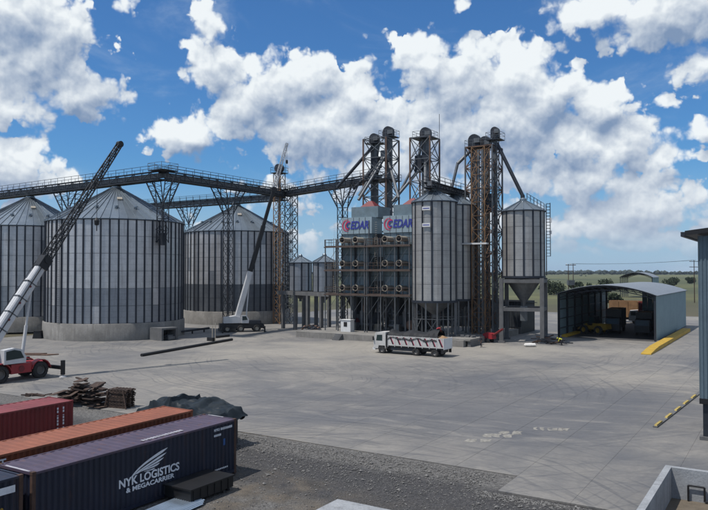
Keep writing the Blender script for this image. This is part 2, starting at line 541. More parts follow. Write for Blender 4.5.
def ground_mats():
    # concrete yard
    m = bpy.data.materials.new('yard_concrete')
    m.use_nodes = True
    t = NT(m.node_tree)
    pos = t.new('ShaderNodeNewGeometry').outputs['Position']
    rot = t.new('ShaderNodeVectorRotate', rotation_type='Z_AXIS')
    t.put(rot.inputs['Vector'], pos)
    rot.inputs['Angle'].default_value = TH
    q = rot.outputs[0]
    big = t.noise(pos, .045, 6, .6, dist=.6)
    med = t.noise(pos, .32, 6, .65)
    base = t.mix(t.rng(big, .34, .66), (.112, .113, .117), (.245, .226, .196))
    # the turning area in the middle of the yard is ground dark by tyres
    dm = t.v('LENGTH', t.v('MULTIPLY', t.v('SUBTRACT', pos, (14.0, 60.0, 0)), (.040, .062, 0)))
    dm = t.m('ADD', dm, t.m('MULTIPLY', t.m('SUBTRACT', big, .5), 1.6))
    turn = t.rng(dm, .45, 1.15, 1, 0, smooth=True)
    base = t.mix(t.m('MULTIPLY', turn, .62), base, (.090, .094, .106))
    base = t.mix(1.0, base, t.mix(t.rng(med, .3, .7), (.86, .86, .87), (1.10, 1.09, 1.07)), 'MULTIPLY')
    # long tyre sweeps: warped streaks
    wq = t.v('ADD', q, t.v('SCALE', t.v('SUBTRACT', t.noise(pos, .028, 2, .5, color=True), (.5, .5, .5)), scale=34.0))
    s1 = t.noise(t.v('MULTIPLY', wq, (.035, 1.5, 1)), 1.0, 4, .6)
    s2 = t.noise(t.v('MULTIPLY', wq, (.9, .03, 1)), 1.0, 4, .6)
    zone = t.rng(t.noise(pos, .03, 3, .5), .42, .62)
    # arcs left by turning wheels
    for (cx, cy, fr, amt, thr) in ((-8, 30, 2.6, .5, .56), (-4, 112, 2.8, .45, .56), (26, 100, 3.0, .42, .57), (-20, 74, 3.0, .4, .57)):
        rel = t.v('SUBTRACT', pos, (cx, cy, 0))
        rr = t.v('LENGTH', t.v('MULTIPLY', rel, (1, 1, 0)))
        rx, ry, rz_ = t.sep(rel)
        an = t.m('ARCTAN2', ry, rx)
        wob = t.m('MULTIPLY', t.m('SUBTRACT', t.noise(pos, .06, 2, .5), .5), 5.0)
        tr = t.noise(t.xyz(t.m('MULTIPLY', t.m('ADD', rr, wob), fr), t.m('MULTIPLY', an, 2.2), cx), 1.0, 3, .55)
        mk = t.m('MULTIPLY', t.rng(tr, thr, thr + .07), t.rng(t.noise(t.v('ADD', pos, (cx, cy, 0)), .045, 3, .5), .40, .56))
        base = t.mix(t.m('MULTIPLY', mk, amt), base, (.062, .065, .073))
    base = t.mix(t.m('MULTIPLY', t.m('MULTIPLY', t.rng(s1, .50, .68), zone), .55), base, (.075, .077, .083))
    base = t.mix(t.m('MULTIPLY', t.rng(s2, .54, .72), .30), base, (.085, .086, .09))
    # pale dust and spilt grain
    dust = t.m('MULTIPLY', t.rng(t.noise(t.v('MULTIPLY', wq, (.12, .4, 1)), 1.0, 6, .65), .55, .75), .45)
    base = t.mix(dust, base, (.31, .285, .245))
    # flour-pale dust tracked out round the plant
    pl = t.v('LENGTH', t.v('MULTIPLY', t.v('SUBTRACT', pos, (6.0, 99.0, 0)), (.024, .060, 0)))
    pl = t.m('ADD', pl, t.m('MULTIPLY', t.m('SUBTRACT', t.noise(pos, .12, 6, .65), .5), 1.5))
    base = t.mix(t.m('MULTIPLY', t.rng(pl, .35, 1.05, 1, 0, smooth=True), .5), base, (.33, .30, .25))
    spots = t.rng(t.voro(pos, .8, 2, .6), .0, .10, 1, 0)
    base = t.mix(t.m('MULTIPLY', spots, .35), base, (.06, .06, .062))
    fine = t.noise(pos, 3.5, 5, .7)
    base = t.mix(1.0, base, t.mix(t.rng(fine, .3, .7), (.9, .9, .9), (1.1, 1.1, 1.1)), 'MULTIPLY')
    rnd = t.new('ShaderNodeObjectInfo').outputs['Random']
    base = t.mix(1.0, base, t.mix(rnd, (.99, .99, .99), (1.01, 1.01, 1.01)), 'MULTIPLY')
    b = t.new('ShaderNodeBsdfPrincipled')
    t.put(b.inputs['Base Color'], base)
    t.put(b.inputs['Roughness'], t.rng(med, .3, .7, .62, .9))
    bp = t.new('ShaderNodeBump')
    bp.inputs['Strength'].default_value = .25
    bp.inputs['Distance'].default_value = .03
    t.put(bp.inputs['Height'], t.noise(pos, 1.8, 8, .7))
    t.t.links.new(bp.outputs[0], b.inputs['Normal'])
    t.t.links.new(b.outputs[0], t.new('ShaderNodeOutputMaterial').inputs[0])
    M['yard'] = m
    # gravel and bare earth by the containers
    m = bpy.data.materials.new('gravel_ground')
    m.use_nodes = True
    t = NT(m.node_tree)
    pos = t.new('ShaderNodeNewGeometry').outputs['Position']
    rot = t.new('ShaderNodeVectorRotate', rotation_type='Z_AXIS')
    t.put(rot.inputs['Vector'], pos)
    rot.inputs['Angle'].default_value = TH
    sx, sy, sz = t.sep(t.v('ADD', rot.outputs[0], t.v('SCALE', t.v('SUBTRACT', t.noise(pos, .35, 4, .6, color=True), (.5, .5, .5)), scale=2.2)))
    # sy runs along V: bands parallel to the edge of the slab
    o_v = (Vector((8.8, 37.9, 0))).dot(V)
    d = t.m('SUBTRACT', sy, o_v)          # negative towards the camera
    dark = t.m('MULTIPLY', t.rng(d, -2.0, -3.4, 0, 1, smooth=True), t.rng(d, -8.0, -9.4, 1, 0, smooth=True))
    earth = t.m('MULTIPLY', t.rng(d, -5.4, -7.6, 0, 1, smooth=True), t.rng(t.sep(pos)[0], -2.5, 1.5, 1, .25, smooth=True))
    cell = t.voro(pos, 11.0, 0, out='Color')
    cs = t.sep(cell)
    grv = t.mix(cs[0], (.06, .057, .054), (.175, .167, .155))
    grv = t.mix(t.m('MULTIPLY', dark, .88), grv, t.mix(cs[1], (.020, .020, .022), (.065, .062, .062)))
    mud = t.mix(t.rng(t.noise(pos, .8, 6, .65), .3, .7), (.045, .040, .034), (.135, .112, .086))
    col = t.mix(t.m('MULTIPLY', earth, t.rng(t.noise(pos, .5, 4, .6), .35, .6)), grv, mud)
    left = t.rng(t.sep(pos)[0], -16, -10, 1, 0)
    b = t.new('ShaderNodeBsdfPrincipled')
    t.put(b.inputs['Base Color'], col)
    b.inputs['Roughness'].default_value = .95
    bp = t.new('ShaderNodeBump')
    bp.inputs['Strength'].default_value = .9
    bp.inputs['Distance'].default_value = .06
    t.put(bp.inputs['Height'], t.m('ADD', t.voro(pos, 11.0, 1, .5), t.noise(pos, 3, 6, .7)))
    t.t.links.new(bp.outputs[0], b.inputs['Normal'])
    t.t.links.new(b.outputs[0], t.new('ShaderNodeOutputMaterial').inputs[0])
    M['gravel'] = m
    # fields
    m = bpy.data.materials.new('farm_fields')
    m.use_nodes = True
    t = NT(m.node_tree)
    pos = t.new('ShaderNodeNewGeometry').outputs['Position']
    bands = t.noise(t.v('MULTIPLY', pos, (.0012, .006, 1)), 1.0, 4, .6)
    n = t.noise(pos, .03, 6, .65)
    col = t.mix(t.rng(bands, .36, .6), (.024, .038, .012), (.115, .115, .04))
    col = t.mix(t.m('MULTIPLY', t.rng(n, .45, .7), .6), col, (.026, .042, .014))
    near = t.rng(t.sep(pos)[1], 160, 260, 1, 0)
    col = t.mix(t.m('MULTIPLY', near, .8), col, (.13, .10, .07))
    mid = t.m('MULTIPLY', t.rng(t.sep(pos)[1], 260, 480, 1, 0), t.rng(t.noise(pos, .02, 5, .6), .35, .6))
    col = t.mix(t.m('MULTIPLY', mid, .75), col, (.055, .050, .024))
    b = t.new('ShaderNodeBsdfPrincipled')
    t.put(b.inputs['Base Color'], col)
    b.inputs['Roughness'].default_value = .95
    t.t.links.new(b.outputs[0], t.new('ShaderNodeOutputMaterial').inputs[0])
    M['field'] = m


ground_mats()


def leaf_mat(name, a, b_):
    m = bpy.data.materials.new(name)
    m.use_nodes = True
    t = NT(m.node_tree)
    pos = t.new('ShaderNodeNewGeometry').outputs['Position']
    col = t.mix(t.rng(t.noise(pos, .6, 4, .6), .3, .7), a, b_)
    b = t.new('ShaderNodeBsdfPrincipled')
    t.put(b.inputs['Base Color'], col)
    b.inputs['Roughness'].default_value = .8
    t.t.links.new(b.outputs[0], t.new('ShaderNodeOutputMaterial').inputs[0])
    return m


M['leaf'] = leaf_mat('foliage', (.014, .024, .010), (.042, .06, .022))
M['leaf_far'] = leaf_mat('far_foliage', (.014, .024, .018), (.03, .042, .028))
M['bark'] = pmat('bark', (.08, .06, .045), .9)

# ------------------------------------------------------------------ ground
O = Vector((8.8, 37.9, 0))          # corner of the concrete yard nearest the camera


def uv(a, b, z=0.0, org=O):
    return org + U * a + V * b + EZ * z


def ground():
    o = MB().add([(-3600, -300, -.35), (3600, -300, -.35), (3600, 5600, -.35), (-3600, 5600, -.35)], [(0, 1, 2, 3)]).build('farm_field', M['field'])
    struct(o)
    # gravel apron between the slabs and the camera, gently uneven
    from mathutils import noise as mn
    mb = MB()
    n = 70
    vs, fs = [], []
    for j in range(n + 1):
        for i in range(n + 1):
            a, b = -75 + 115 * i / n, -42 + 43 * j / n
            h = -.07 + (.05 * mn.noise(Vector((a * .35, b * .35, 0))) - .03 if b < -.8 else 0)
            vs.append(uv(a, b, h))
    for j in range(n):
        for i in range(n):
            k = j * (n + 1) + i
            fs.append((k, k + 1, k + n + 2, k + n + 1))
    mb.add(vs, fs)
    struct(mb.build('gravel_ground', M['gravel'], smooth=True))
    # yard: joint bed, then the slabs
    bed = MB().add([uv(-98, 0, -.016), uv(62, 0, -.016), uv(62, 150, -.016), uv(-98, 150, -.016),
                    uv(0, -3.0, -.016), uv(20, -3.0, -.016), uv(20, 0, -.016), uv(0, 0, -.016)], [(0, 1, 2, 3), (4, 5, 6, 7)])
    yard = struct(bed.build('concrete_yard', M['yard']))
    sw, sl, gap = 3.6, 6.0, .014

    def slab_mesh(w, l):
        e = .012
        w2, l2 = w / 2 - gap / 2, l / 2 - gap / 2
        vs = [(-w2, -l2, -.09), (w2, -l2, -.09), (w2, l2, -.09), (-w2, l2, -.09),
              (-w2, -l2, -e), (w2, -l2, -e), (w2, l2, -e), (-w2, l2, -e),
              (-w2 + e, -l2 + e, 0), (w2 - e, -l2 + e, 0), (w2 - e, l2 - e, 0), (-w2 + e, l2 - e, 0)]
        fs = [(0, 1, 5, 4), (1, 2, 6, 5), (2, 3, 7, 6), (3, 0, 4, 7), (4, 5, 9, 8), (5, 6, 10, 9), (6, 7, 11, 10), (7, 4, 8, 11), (8, 9, 10, 11)]
        return MB().add(vs, fs)
    me = slab_mesh(sw, sl).mesh('slab', M['yard'])
    me2 = slab_mesh(sw, 3.0).mesh('slab_short', M['yard'])
    spots = []
    for i in range(-27, 17):
        for j in range(0, 25):
            c = uv((i + .5) * sw, (j + .5) * sl)
            px = 354 + F * c.x / max(c.y, 1)
            if -60 < px < 770:
                spots.append((c.length, c, False))
    for i in range(0, 5):
        spots.append((0, uv((i + .5) * sw, -1.5), True))
    spots.sort(key=lambda s: s[0])
    rest = MB()
    for k, (dist, c, short) in enumerate(spots):
        dz = random.uniform(-.003, .0)
        if k < 270:
            link('slab', me2 if short else me, yard, (c.x, c.y, dz), ROT)
        else:
            q = slab_mesh(sw, sl)
            rest.add([c + U * v.x + V * v.y + EZ * (v.z + dz) for v in q.vs], q.fs)
    o = rest.build('far_slabs', M['yard'], yard)
    o['kind'] = 'stuff'


ground()


# ------------------------------------------------------------------ silos and bins
def panel_mesh(Rr, da, h, mat, gap=.05, t=.05):
    mb = MB()
    g = gap / Rr / 2
    vs = []
    for r in (Rr - .03, Rr + t):
        for z in (gap / 2, h - gap / 2):
            for a in (-da / 2 + g, 0, da / 2 - g):
                vs.append((math.cos(a) * r, math.sin(a) * r, z))
    fs = [(6, 7, 10, 9), (7, 8, 11, 10), (0, 6, 9, 3), (8, 2, 5, 11), (6, 0, 1, 7), (7, 1, 2, 8), (9, 10, 4, 3), (10, 11, 5, 4)]
    return mb.add(vs, fs).mesh('wall_panel', mat)


def silo_body(root, Rr, zb, ze, zp, nb, rows, rowmat, stiff_w=.30, stiff_d=.2, roof_over=.28, cap_r=.75, zs=None, sweep=118):
    loc = root.location
    cam_a = math.atan2(-loc.y, -loc.x)
    da = 2 * math.pi / nb
    h = (ze - zb) / rows
    MB().lathe([(Rr - .06, zb), (Rr - .06, ze)], 64).build('wall_core', M['backing'], root, True)
    meshes = {}
    for k in range(nb):
        a = (k + .5) * da
        dd = (a - cam_a + math.pi) % (2 * math.pi) - math.pi
        if abs(dd) > R(sweep):
            continue
        for r in range(rows):
            mk = rowmat(r, k)
            if mk not in meshes:
                meshes[mk] = panel_mesh(Rr, da, h, M[mk])
            link('wall_panel', meshes[mk], root, (0, 0, zb + r * h), a)
    sm = MB().b2(Rr, Rr + stiff_d, -stiff_w / 2, stiff_w / 2, (zs if zs is not None else zb), ze).b2(Rr - .02, Rr + stiff_d * .5, -stiff_w * .7, stiff_w * .7, (zs if zs is not None else zb) + .02, ze - .02).mesh('stiffener', M['stiff'])
    rs = MB()
    ro, z0, ri = Rr + roof_over, ze - .03, cap_r
    zt = zp - .25
    g = .012
    ca, sa = math.cos(da / 2 - g / Rr * 2), math.sin(da / 2 - g / Rr * 2)
    vs = []
    for r, z in ((ro, z0), ((ro + ri) / 2, (z0 + zt) / 2), (ri, zt)):
        vs += [(r * ca, -r * sa, z), (r * ca, r * sa, z), (r * ca, -r * sa, z + .07), (r * ca, r * sa, z + .07)]
    fs = []
    for q in (0, 4):
        fs += [(q + 2, q + 3, q + 7, q + 6), (q, q + 4, q + 5, q + 1), (q, q + 2, q + 6, q + 4), (q + 1, q + 5, q + 7, q + 3)]
    fs += [(0, 1, 3, 2)]
    rs.add(vs, fs)
    # standing rib along one edge
    rs.bar((ro * ca, ro * sa, z0 + .12), (ri * ca, ri * sa, zt + .12), .07, .14)
    rme = rs.mesh('roof_panel', M['galv_roof'])
    for k in range(nb):
        a = k * da
        dd = (a - cam_a + math.pi) % (2 * math.pi) - math.pi
        if abs(dd) <= R(sweep):
            link('stiffener', sm, root, None, a)
        link('roof_panel', rme, root, None, a + da / 2)
    MB().lathe([(Rr + .05, ze - .16), (Rr + .26, ze - .16), (Rr + .26, ze - .02), (Rr + .05, ze - .02)], 48).build('eave_ring', M['stiff'], root)
    MB().lathe([(cap_r + .1, zt - .05), (cap_r + .1, zt + .35), (cap_r * .6, zt + .6), (0.01, zt + .62)], 16).build('roof_cap', M['galv_roof'], root)


def grain_silo(px, Y, label, rowmat, Rr=11.2):
    X = (px - 354) / F * Y
    t = thing('grain_silo', label, 'silo', (X, Y, 0), 0, 'large grain silos with cone roofs')
    zb, ze, zp = 2.7, 19.3, 25.5
    MB().lathe([(Rr + .38, -.04), (Rr + .38, zb - .12), (Rr + .30, zb), (Rr - .3, zb)], 72).build('concrete_base', M['concrete'], t, True)
    silo_body(t, Rr, zb, ze, zp, 52, 6, rowmat, .19)
    ca = math.atan2(-Y, -X)
    # roof vents and an inspection hatch on the near slope
    sl = (zp - .25 - ze) / (Rr + .28 - .75)
    for k in range(7):
        a = ca + R(-66 + 22 * k)
        r = Rr * .72
        z = ze + (Rr + .28 - r) * sl
        c = Vector((math.cos(a) * r, math.sin(a) * r, z))
        MB().lathe([(.16, -.1), (.16, .28), (.36, .28), (.34, .42), (.05, .5)], 10, c).build('roof_vent', M['galv_roof'], t)
    r = Rr * .45
    z = ze + (Rr + .28 - r) * sl
    a = ca + .1
    rm = Matrix.Rotation(a, 3, 'Z') @ Matrix.Rotation(math.atan(sl), 3, 'Y')
    MB().box((math.cos(a) * r, math.sin(a) * r, z + .15), (.8, .8, .35), rm).build('roof_hatch', M['cream'], t)
    # ladder on the roof and down the wall
    a = ca - R(48)
    cs, sn = math.cos(a), math.sin(a)
    lad = MB()
    for s in (-.25, .25):
        q = Vector((-sn * s, cs * s, 0))
        lad.bar(Vector((cs, sn, 0)) * (Rr + .42) + q + EZ * zb, Vector((cs, sn, 0)) * (Rr + .42) + q + EZ * (ze + .9), .06)
        lad.bar(Vector((cs, sn, 0)) * (Rr + .42) + q + EZ * (ze + .2), Vector((cs, sn, 0)) * 1.0 + q + EZ * (zp - .1), .06)
    for k in range(56):
        z = zb + .3 * k + .2
        lad.bar(Vector((cs * (Rr + .42) + sn * .25, sn * (Rr + .42) - cs * .25, z)), Vector((cs * (Rr + .42) - sn * .25, sn * (Rr + .42) + cs * .25, z)), .04)
    lad.build('ladder', M['steel_dark'], t)
    return t


def rm_plain(r, k):
    return 'galv_mid' if r <= 1 and k % 4 else ('galv_mid' if (r * 7 + k * 5) % 31 == 0 else 'galv')


def rm_band(r, k):
    return 'galv_mid' if (r <= 1 and (k * 7 + r * 3) % 13) else 'galv'


def rm_low(r, k):
    return 'galv_dark' if r <= 1 else ('galv_mid' if (r * 5 + k) % 23 == 0 else 'galv')


S1 = grain_silo(29.7, 137, 'cone-roofed galvanised silo cut by the left edge of the picture, behind the red crane boom', rm_plain)
S2 = grain_silo(116, 121, 'biggest and nearest galvanised silo on pale concrete, middle of the three', rm_band)
S3 = grain_silo(237, 154, 'farther galvanised silo with dark lower band, behind the dark crane with slanted boom', rm_low)


def silo_tunnel():
    """concrete outlet block with a dark mouth at the foot of the nearest silo"""
    Y = 112.0
    c = at(166, 331, Y)
    d = Vector((S2.location.x - c.x, S2.location.y - c.y, 0)).normalized()
    rm = Matrix.Rotation(math.atan2(d.y, d.x) - math.pi / 2, 3, 'Z')
    base = Vector((c.x, c.y, 0)) - S2.location
    blk = MB()
    for dx in (-1.35, 1.35):
        blk.box(base + rm @ Vector((dx, .6, .85)), (.35, 3.2, 1.75), rm)
    blk.box(base + rm @ Vector((0, .6, 1.85)), (3.05, 3.2, .28), rm)
    o = blk.build('outlet_block', M['concrete_dark'], S2)
    MB().box(base + rm @ Vector((0, 1.3, .8)), (2.3, .2, 1.6), rm).build('outlet_mouth', M['hole'], o)
    MB().box(base + rm @ Vector((.3, -.3, .35)), (1.3, 1.6, .5), rm).box(base + rm @ Vector((.3, -.3, .7)), (1.0, 1.0, .25), rm).build('discharge_box', M['steel_grey'], o)


silo_tunnel()


def hopper_bin(px, Y, Rr, z0, zb, ze, zp, label, nb=15, rows=6, legs=True, cone=2.2, X=None, group=None, mat='bin', loc=None):
    X = (px - 354) / F * Y if X is None else X
    t = thing('hopper_bin', label, 'bin', (X, Y, 0), 0, group)
    silo_body(t, Rr, zb, ze, zp, nb, rows, lambda r, k: mat, .20, .14, .18, .45)
    MB().lathe([(Rr - .05, zb), (.35, zb - cone), (.30, zb - cone - .5)], 28).build('hopper_cone', M['steel_grey'], t, True)
    MB().lathe([(Rr - .02, zb - .3), (Rr + .2, zb - .3), (Rr + .2, zb + .02), (Rr - .02, zb + .02)], 32).build('ring_beam', M['stiff'], t)
    if legs:
        n = 12
        for k in range(n):
            a = 2 * math.pi * k / n
            x, y = math.cos(a) * Rr, math.sin(a) * Rr
            MB().bar((x, y, z0), (x, y, zb), .22).b2(x - .25, x + .25, y - .25, y + .25, z0, z0 + .06).build('leg', M['steel_grey'], t)
        br = MB()
        for k in range(n):
            a, b = 2 * math.pi * k / n, 2 * math.pi * (k + 1) / n
            pa, pb = Vector((math.cos(a) * Rr, math.sin(a) * Rr, 0)), Vector((math.cos(b) * Rr, math.sin(b) * Rr, 0))
            zm = (z0 + zb) / 2
            br.bar(pa + EZ * zm, pb + EZ * zm, .08)
            if k % 2 == 0:
                br.bar(pa + EZ * (z0 + .3), pb + EZ * zm, .06).bar(pb + EZ * (z0 + .3), pa + EZ * zm, .06)
        br.build('leg_bracing', M['steel_grey'], t)
    return t


PD = G(296, 337)                       # near left corner of the raised plant pad


def pd(a, b, z=0.0):
    return uv(a, b, z, PD)


BIN_G = 'tall grey hopper bins by the dryers'
B1 = hopper_bin(434.5, 108, 3.35, 1.0, 6.5, 21.6, 23.6, 'tall grey hopper bin with two white plates, next to the dryers', 14, 6, group=BIN_G)
B2 = hopper_bin(455.4, 114.8, 3.3, 1.0, 6.5, 21.7, 23.7, 'tall grey hopper bin half hidden behind the bin with white plates', 14, 6, group=BIN_G)
B3 = hopper_bin(523.5, 110, 3.2, 1.0, 10.2, 20.4, 22.2, 'grey hopper bin raised on a concrete frame, right of the orange mast', 14, 4, legs=False, cone=4.2, group=BIN_G)


def bin_details():
    # white plates and a ladder cage on the bins
    for t, aoff in ((B1, -20),):
        ca = math.atan2(-t.location.y, -t.location.x) + R(aoff)
        for z in (20.4, 17.9):
            rr = 3.35 + .25
            c = Vector((math.cos(ca) * rr, math.sin(ca) * rr, z))
            rm = Matrix.Rotation(ca - math.pi / 2, 3, 'Z')
            p = MB().box(c, (1.35, .05, .55), rm).build('name_plate', M['white'], t)
            MB().box(c + Vector((math.cos(ca), math.sin(ca), 0)) * .03, (1.0, .02, .12), rm).build('plate_line', M['sign_blue'], p)
        for s in (-.42, .42):
            q = Vector((-math.sin(ca) * s * 1.6, math.cos(ca) * s * 1.6, 0))
            b = Vector((math.cos(ca), math.sin(ca), 0)) * 3.62 + q
            MB().bar(b + EZ * 15.5, b + EZ * 21.5, .05).build('ladder_rail', M['steel_dark'], t)
    ca = R(8) + math.atan2(-B3.location.y, -B3.location.x) + R(75)
    cage = MB()
    b = Vector((math.cos(ca), math.sin(ca), 0))
    q = Vector((-math.sin(ca), math.cos(ca), 0))
    for s in (-.35, .35):
        cage.bar(b * 3.5 + q * s + EZ * 10.3, b * 3.5 + q * s + EZ * 21.4, .07)
        cage.bar(b * 4.1 + q * s + EZ * 13.3, b * 4.1 + q * s + EZ * 21.6, .05)
    for k in range(18):
        z = 13.3 + k * .48
        cage.bar(b * 4.1 + q * -.35 + EZ * z, b * 4.1 + q * .35 + EZ * z, .05)
        for s in (-.35, .35):
            cage.bar(b * 3.5 + q * s + EZ * z, b * 4.1 + q * s + EZ * z, .05)
    cage.build('ladder_cage', M['steel_dark'], B3)
    MB().box(b * 4.15 + EZ * 18.9, (.3, .7, .7), Matrix.Rotation(ca, 3, 'Z')).box(b * 4.15 + EZ * 17.0, (.3, .7, .5), Matrix.Rotation(ca, 3, 'Z')).build('ladder_plate', M['white'], B3)
    # roof stair rail on the framed bin
    rail = MB()
    for s in (-.4, .4):
        pts = [b * (3.2 - 2.6 * k / 5) + q * s + EZ * (20.5 + 1.7 * k / 5) for k in range(6)]
        for p in pts:
            rail.bar(p, p + EZ * 1.0, .05)
        for pa, pb in zip(pts[:-1], pts[1:]):
            rail.bar(pa + EZ * 1.0, pb + EZ * 1.0, .05).bar(pa + EZ * .5, pb + EZ * .5, .04)
    rail.build('roof_railing', M['steel_dark'], B3)
    # rails round the two dryer bins' roofs
    for t in (B1, B2):
        rl = MB()
        n = 18
        for k in range(n):
            a, b_ = 2 * math.pi * k / n, 2 * math.pi * (k + 1) / n
            pa, pb = Vector((math.cos(a) * 1.1, math.sin(a) * 1.1, 23.3)), Vector((math.cos(b_) * 1.1, math.sin(b_) * 1.1, 23.3))
            rl.bar(pa, pa + EZ * .9, .04).bar(pa + EZ * .9, pb + EZ * .9, .04)
        rl.build('roof_railing', M['steel_dark'], t)


bin_details()


def frame_under_bin():
    c = B3.location
    t = thing('bin_stand', 'grey concrete frame of four columns and two beam rings carrying a bin', 'bin stand', (c.x, c.y, 0), R(-20))
    s = 3.05
    for sx in (-1, 1):
        for sy in (-1, 1):
            MB().b2(sx * s - .3, sx * s + .3, sy * s - .3, sy * s + .3, -.02, 9.9).b2(sx * s - .55, sx * s + .55, sy * s - .55, sy * s + .55, -.02, .25).build('column', M['concrete_dark'], t)
    for z, hh in ((9.45, .55), (5.1, .5)):
        for sgn in (-1, 1):
            MB().b2(-s + .301, s - .301, sgn * s - .26, sgn * s + .26, z - hh / 2, z + hh / 2).build('beam', M['concrete_dark'], t)
            MB().b2(sgn * s - .26, sgn * s + .26, -s + .301, s - .301, z - hh / 2, z + hh / 2).build('beam', M['concrete_dark'], t)
    MB().b2(-.5, .5, -.5, .5, 3.2, 5.4).build('outlet_chute', M['steel_grey'], t)


frame_under_bin()


def small_bins():
    bins = []
    t = None
    for px, Y, lab in ((300.5, 134, 'small round bin on the concrete platform, left one of the pair beside the lattice mast'),
                       (324.5, 128, 'small round bin on the concrete platform, right one of the pair beside the dryers')):
        X = (px - 354) / F * Y
        b = thing('small_hopper_bin', lab, 'bin', (X, Y, 0), 0, 'pair of small bins on a platform')
        silo_body(b, 2.1, 7.25, 12.6, 13.9, 9, 2, lambda r, k: 'galv' if k % 3 == 1 else 'galv_mid', .22, .12, .15, .3)
        MB().lathe([(2.05, 7.25), (.25, 5.6), (.25, 5.2)], 20).build('hopper_cone', M['steel_grey'], b, True)
        bins.append(b)
    a, c = bins[0].location, bins[1].location
    mid = (a + c) / 2
    d = (c - a)
    ang = math.atan2(d.y, d.x)
    p = thing('bin_platform', 'dark concrete platform on columns under the pair of small bins', 'platform', (mid.x, mid.y, 0), ang)
    L = d.length / 2 + 2.6
    for y in (-2.4, 2.4):
        MB().b2(-L - 1.5, L + 2.2, y - .25, y + .25, 6.5, 7.2).build('beam', M['concrete_dark'], p)
        for k in range(4):
            x = -L + .3 + k * (2 * L - .6) / 3
            MB().b2(x - .28, x + .28, y - .28, y + .28, -.02, 6.499).build('column', M['concrete_dark'], p)
    for k in range(5):
        x = -L + .3 + k * (2 * L - .6) / 4
        MB().b2(x - .2, x + .2, -2.149, 2.149, 6.55, 7.15).build('cross_beam', M['concrete_dark'], p)


small_bins()


# ------------------------------------------------------------------ lattice masts, conveyors
def lattice(root, w, h, bay, leg=.16, br=.08, mat='steel_grey', brmat=None, z0=0.0, style='X', d=None):
    d = d or w
    pts = [(-w / 2, -d / 2), (w / 2, -d / 2), (w / 2, d / 2), (-w / 2, d / 2)]
    for x, y in pts:
        MB().bar((x, y, z0 - .02), (x, y, h), leg).build('leg', M[mat], root)
    n = max(1, round((h - z0) / bay))
    for k in range(4):
        a, b = Vector(pts[k] + (0,)), Vector(pts[(k + 1) % 4] + (0,))
        f = MB()
        for i in range(n):
            za, zb = z0 + (h - z0) * i / n, z0 + (h - z0) * (i + 1) / n
            f.bar(a + EZ * zb, b + EZ * zb, br * 1.1)
            if style == 'X':
                f.bar(a + EZ * za, b + EZ * zb, br).bar(b + EZ * za, a + EZ * zb, br)
            elif i % 2:
                f.bar(a + EZ * za, b + EZ * zb, br)
            else:
                f.bar(b + EZ * za, a + EZ * zb, br)
        f.build('bracing', M[brmat or mat], root)


def railing(mb, pts, h=1.1, w=.05, closed=True, posts=1.2):
    pts = [Vector(p) for p in pts]
    if closed:
        pts = pts + [pts[0]]
    for a, b in zip(pts[:-1], pts[1:]):
        n = max(1, int((b - a).length / posts))
        for i in range(n):
            p = a.lerp(b, i / n)
            mb.bar(p, p + EZ * h, w)
        mb.bar(a + EZ * h, b + EZ * h, w).bar(a + EZ * h * .55, b + EZ * h * .55, w * .8)
    if not closed:
        mb.bar(pts[-1], pts[-1] + EZ * h, w)
    return mb


def platform(root, w, d, z, cx=0, cy=0, mat='steel_dark'):
    o = MB().b2(cx - w / 2, cx + w / 2, cy - d / 2, cy + d / 2, z - .12, z).build('platform', M[mat], root)
    railing(MB(), [(cx - w / 2, cy - d / 2, z), (cx + w / 2, cy - d / 2, z), (cx + w / 2, cy + d / 2, z), (cx - w / 2, cy + d / 2, z)]).build('railing', M['steel_grey'], o)
    return o


def conveyor(name, label, a, b, group='overhead grain conveyors', rail=True, dep=1.25, w=1.7):
    a, b = Vector(a), Vector(b)
    d = b - a
    L = math.hypot(d.x, d.y)
    t = thing(name, label, 'conveyor', a, math.atan2(d.y, d.x), group)
    sl = d.z / L

    def P(x, y, z):
        return Vector((x, y, z + sl * x))
    n = max(2, round(L / 2.2))
    for s in (-1, 1):
        tr = MB()
        y = s * w / 2
        tr.bar(P(0, y, 0), P(L, y, 0), .16, .2).bar(P(0, y, dep), P(L, y, dep), .16, .2)
        for k in range(n + 1):
            x = L * k / n
            tr.bar(P(x, y, 0), P(x, y, dep), .1)
            if k < n:
                x2 = L * (k + 1) / n
                tr.bar(P(x, y, 0), P(x2, y, dep), .09) if k % 2 else tr.bar(P(x, y, dep), P(x2, y, 0), .09)
        tr.build('side_truss', M['steel_dark'], t)
    MB().bar(P(0, -.25, .62), P(L, -.25, .62), .75, .7).build('conveyor_casing', M['steel_grey'], t)
    MB().bar(P(0, 0, .06), P(L, 0, .06), w - .2, .08).build('floor_plate', M['steel_dark'], t)
    if rail:
        for s in (-1, 1):
            r = MB()
            y = s * (w / 2 + .25)
            for k in range(n + 1):
                x = L * k / n
                r.bar(P(x, y, dep), P(x, y, dep + 1.05), .05)
            r.bar(P(0, y, dep + 1.05), P(L, y, dep + 1.05), .06).bar(P(0, y, dep + .55), P(L, y, dep + .55), .05)
            r.bar(P(0, s * w / 2, dep + .02), P(L, s * w / 2, dep + .02), .5, .05)
            r.build('railing', M['steel_dark'], t)
    return t


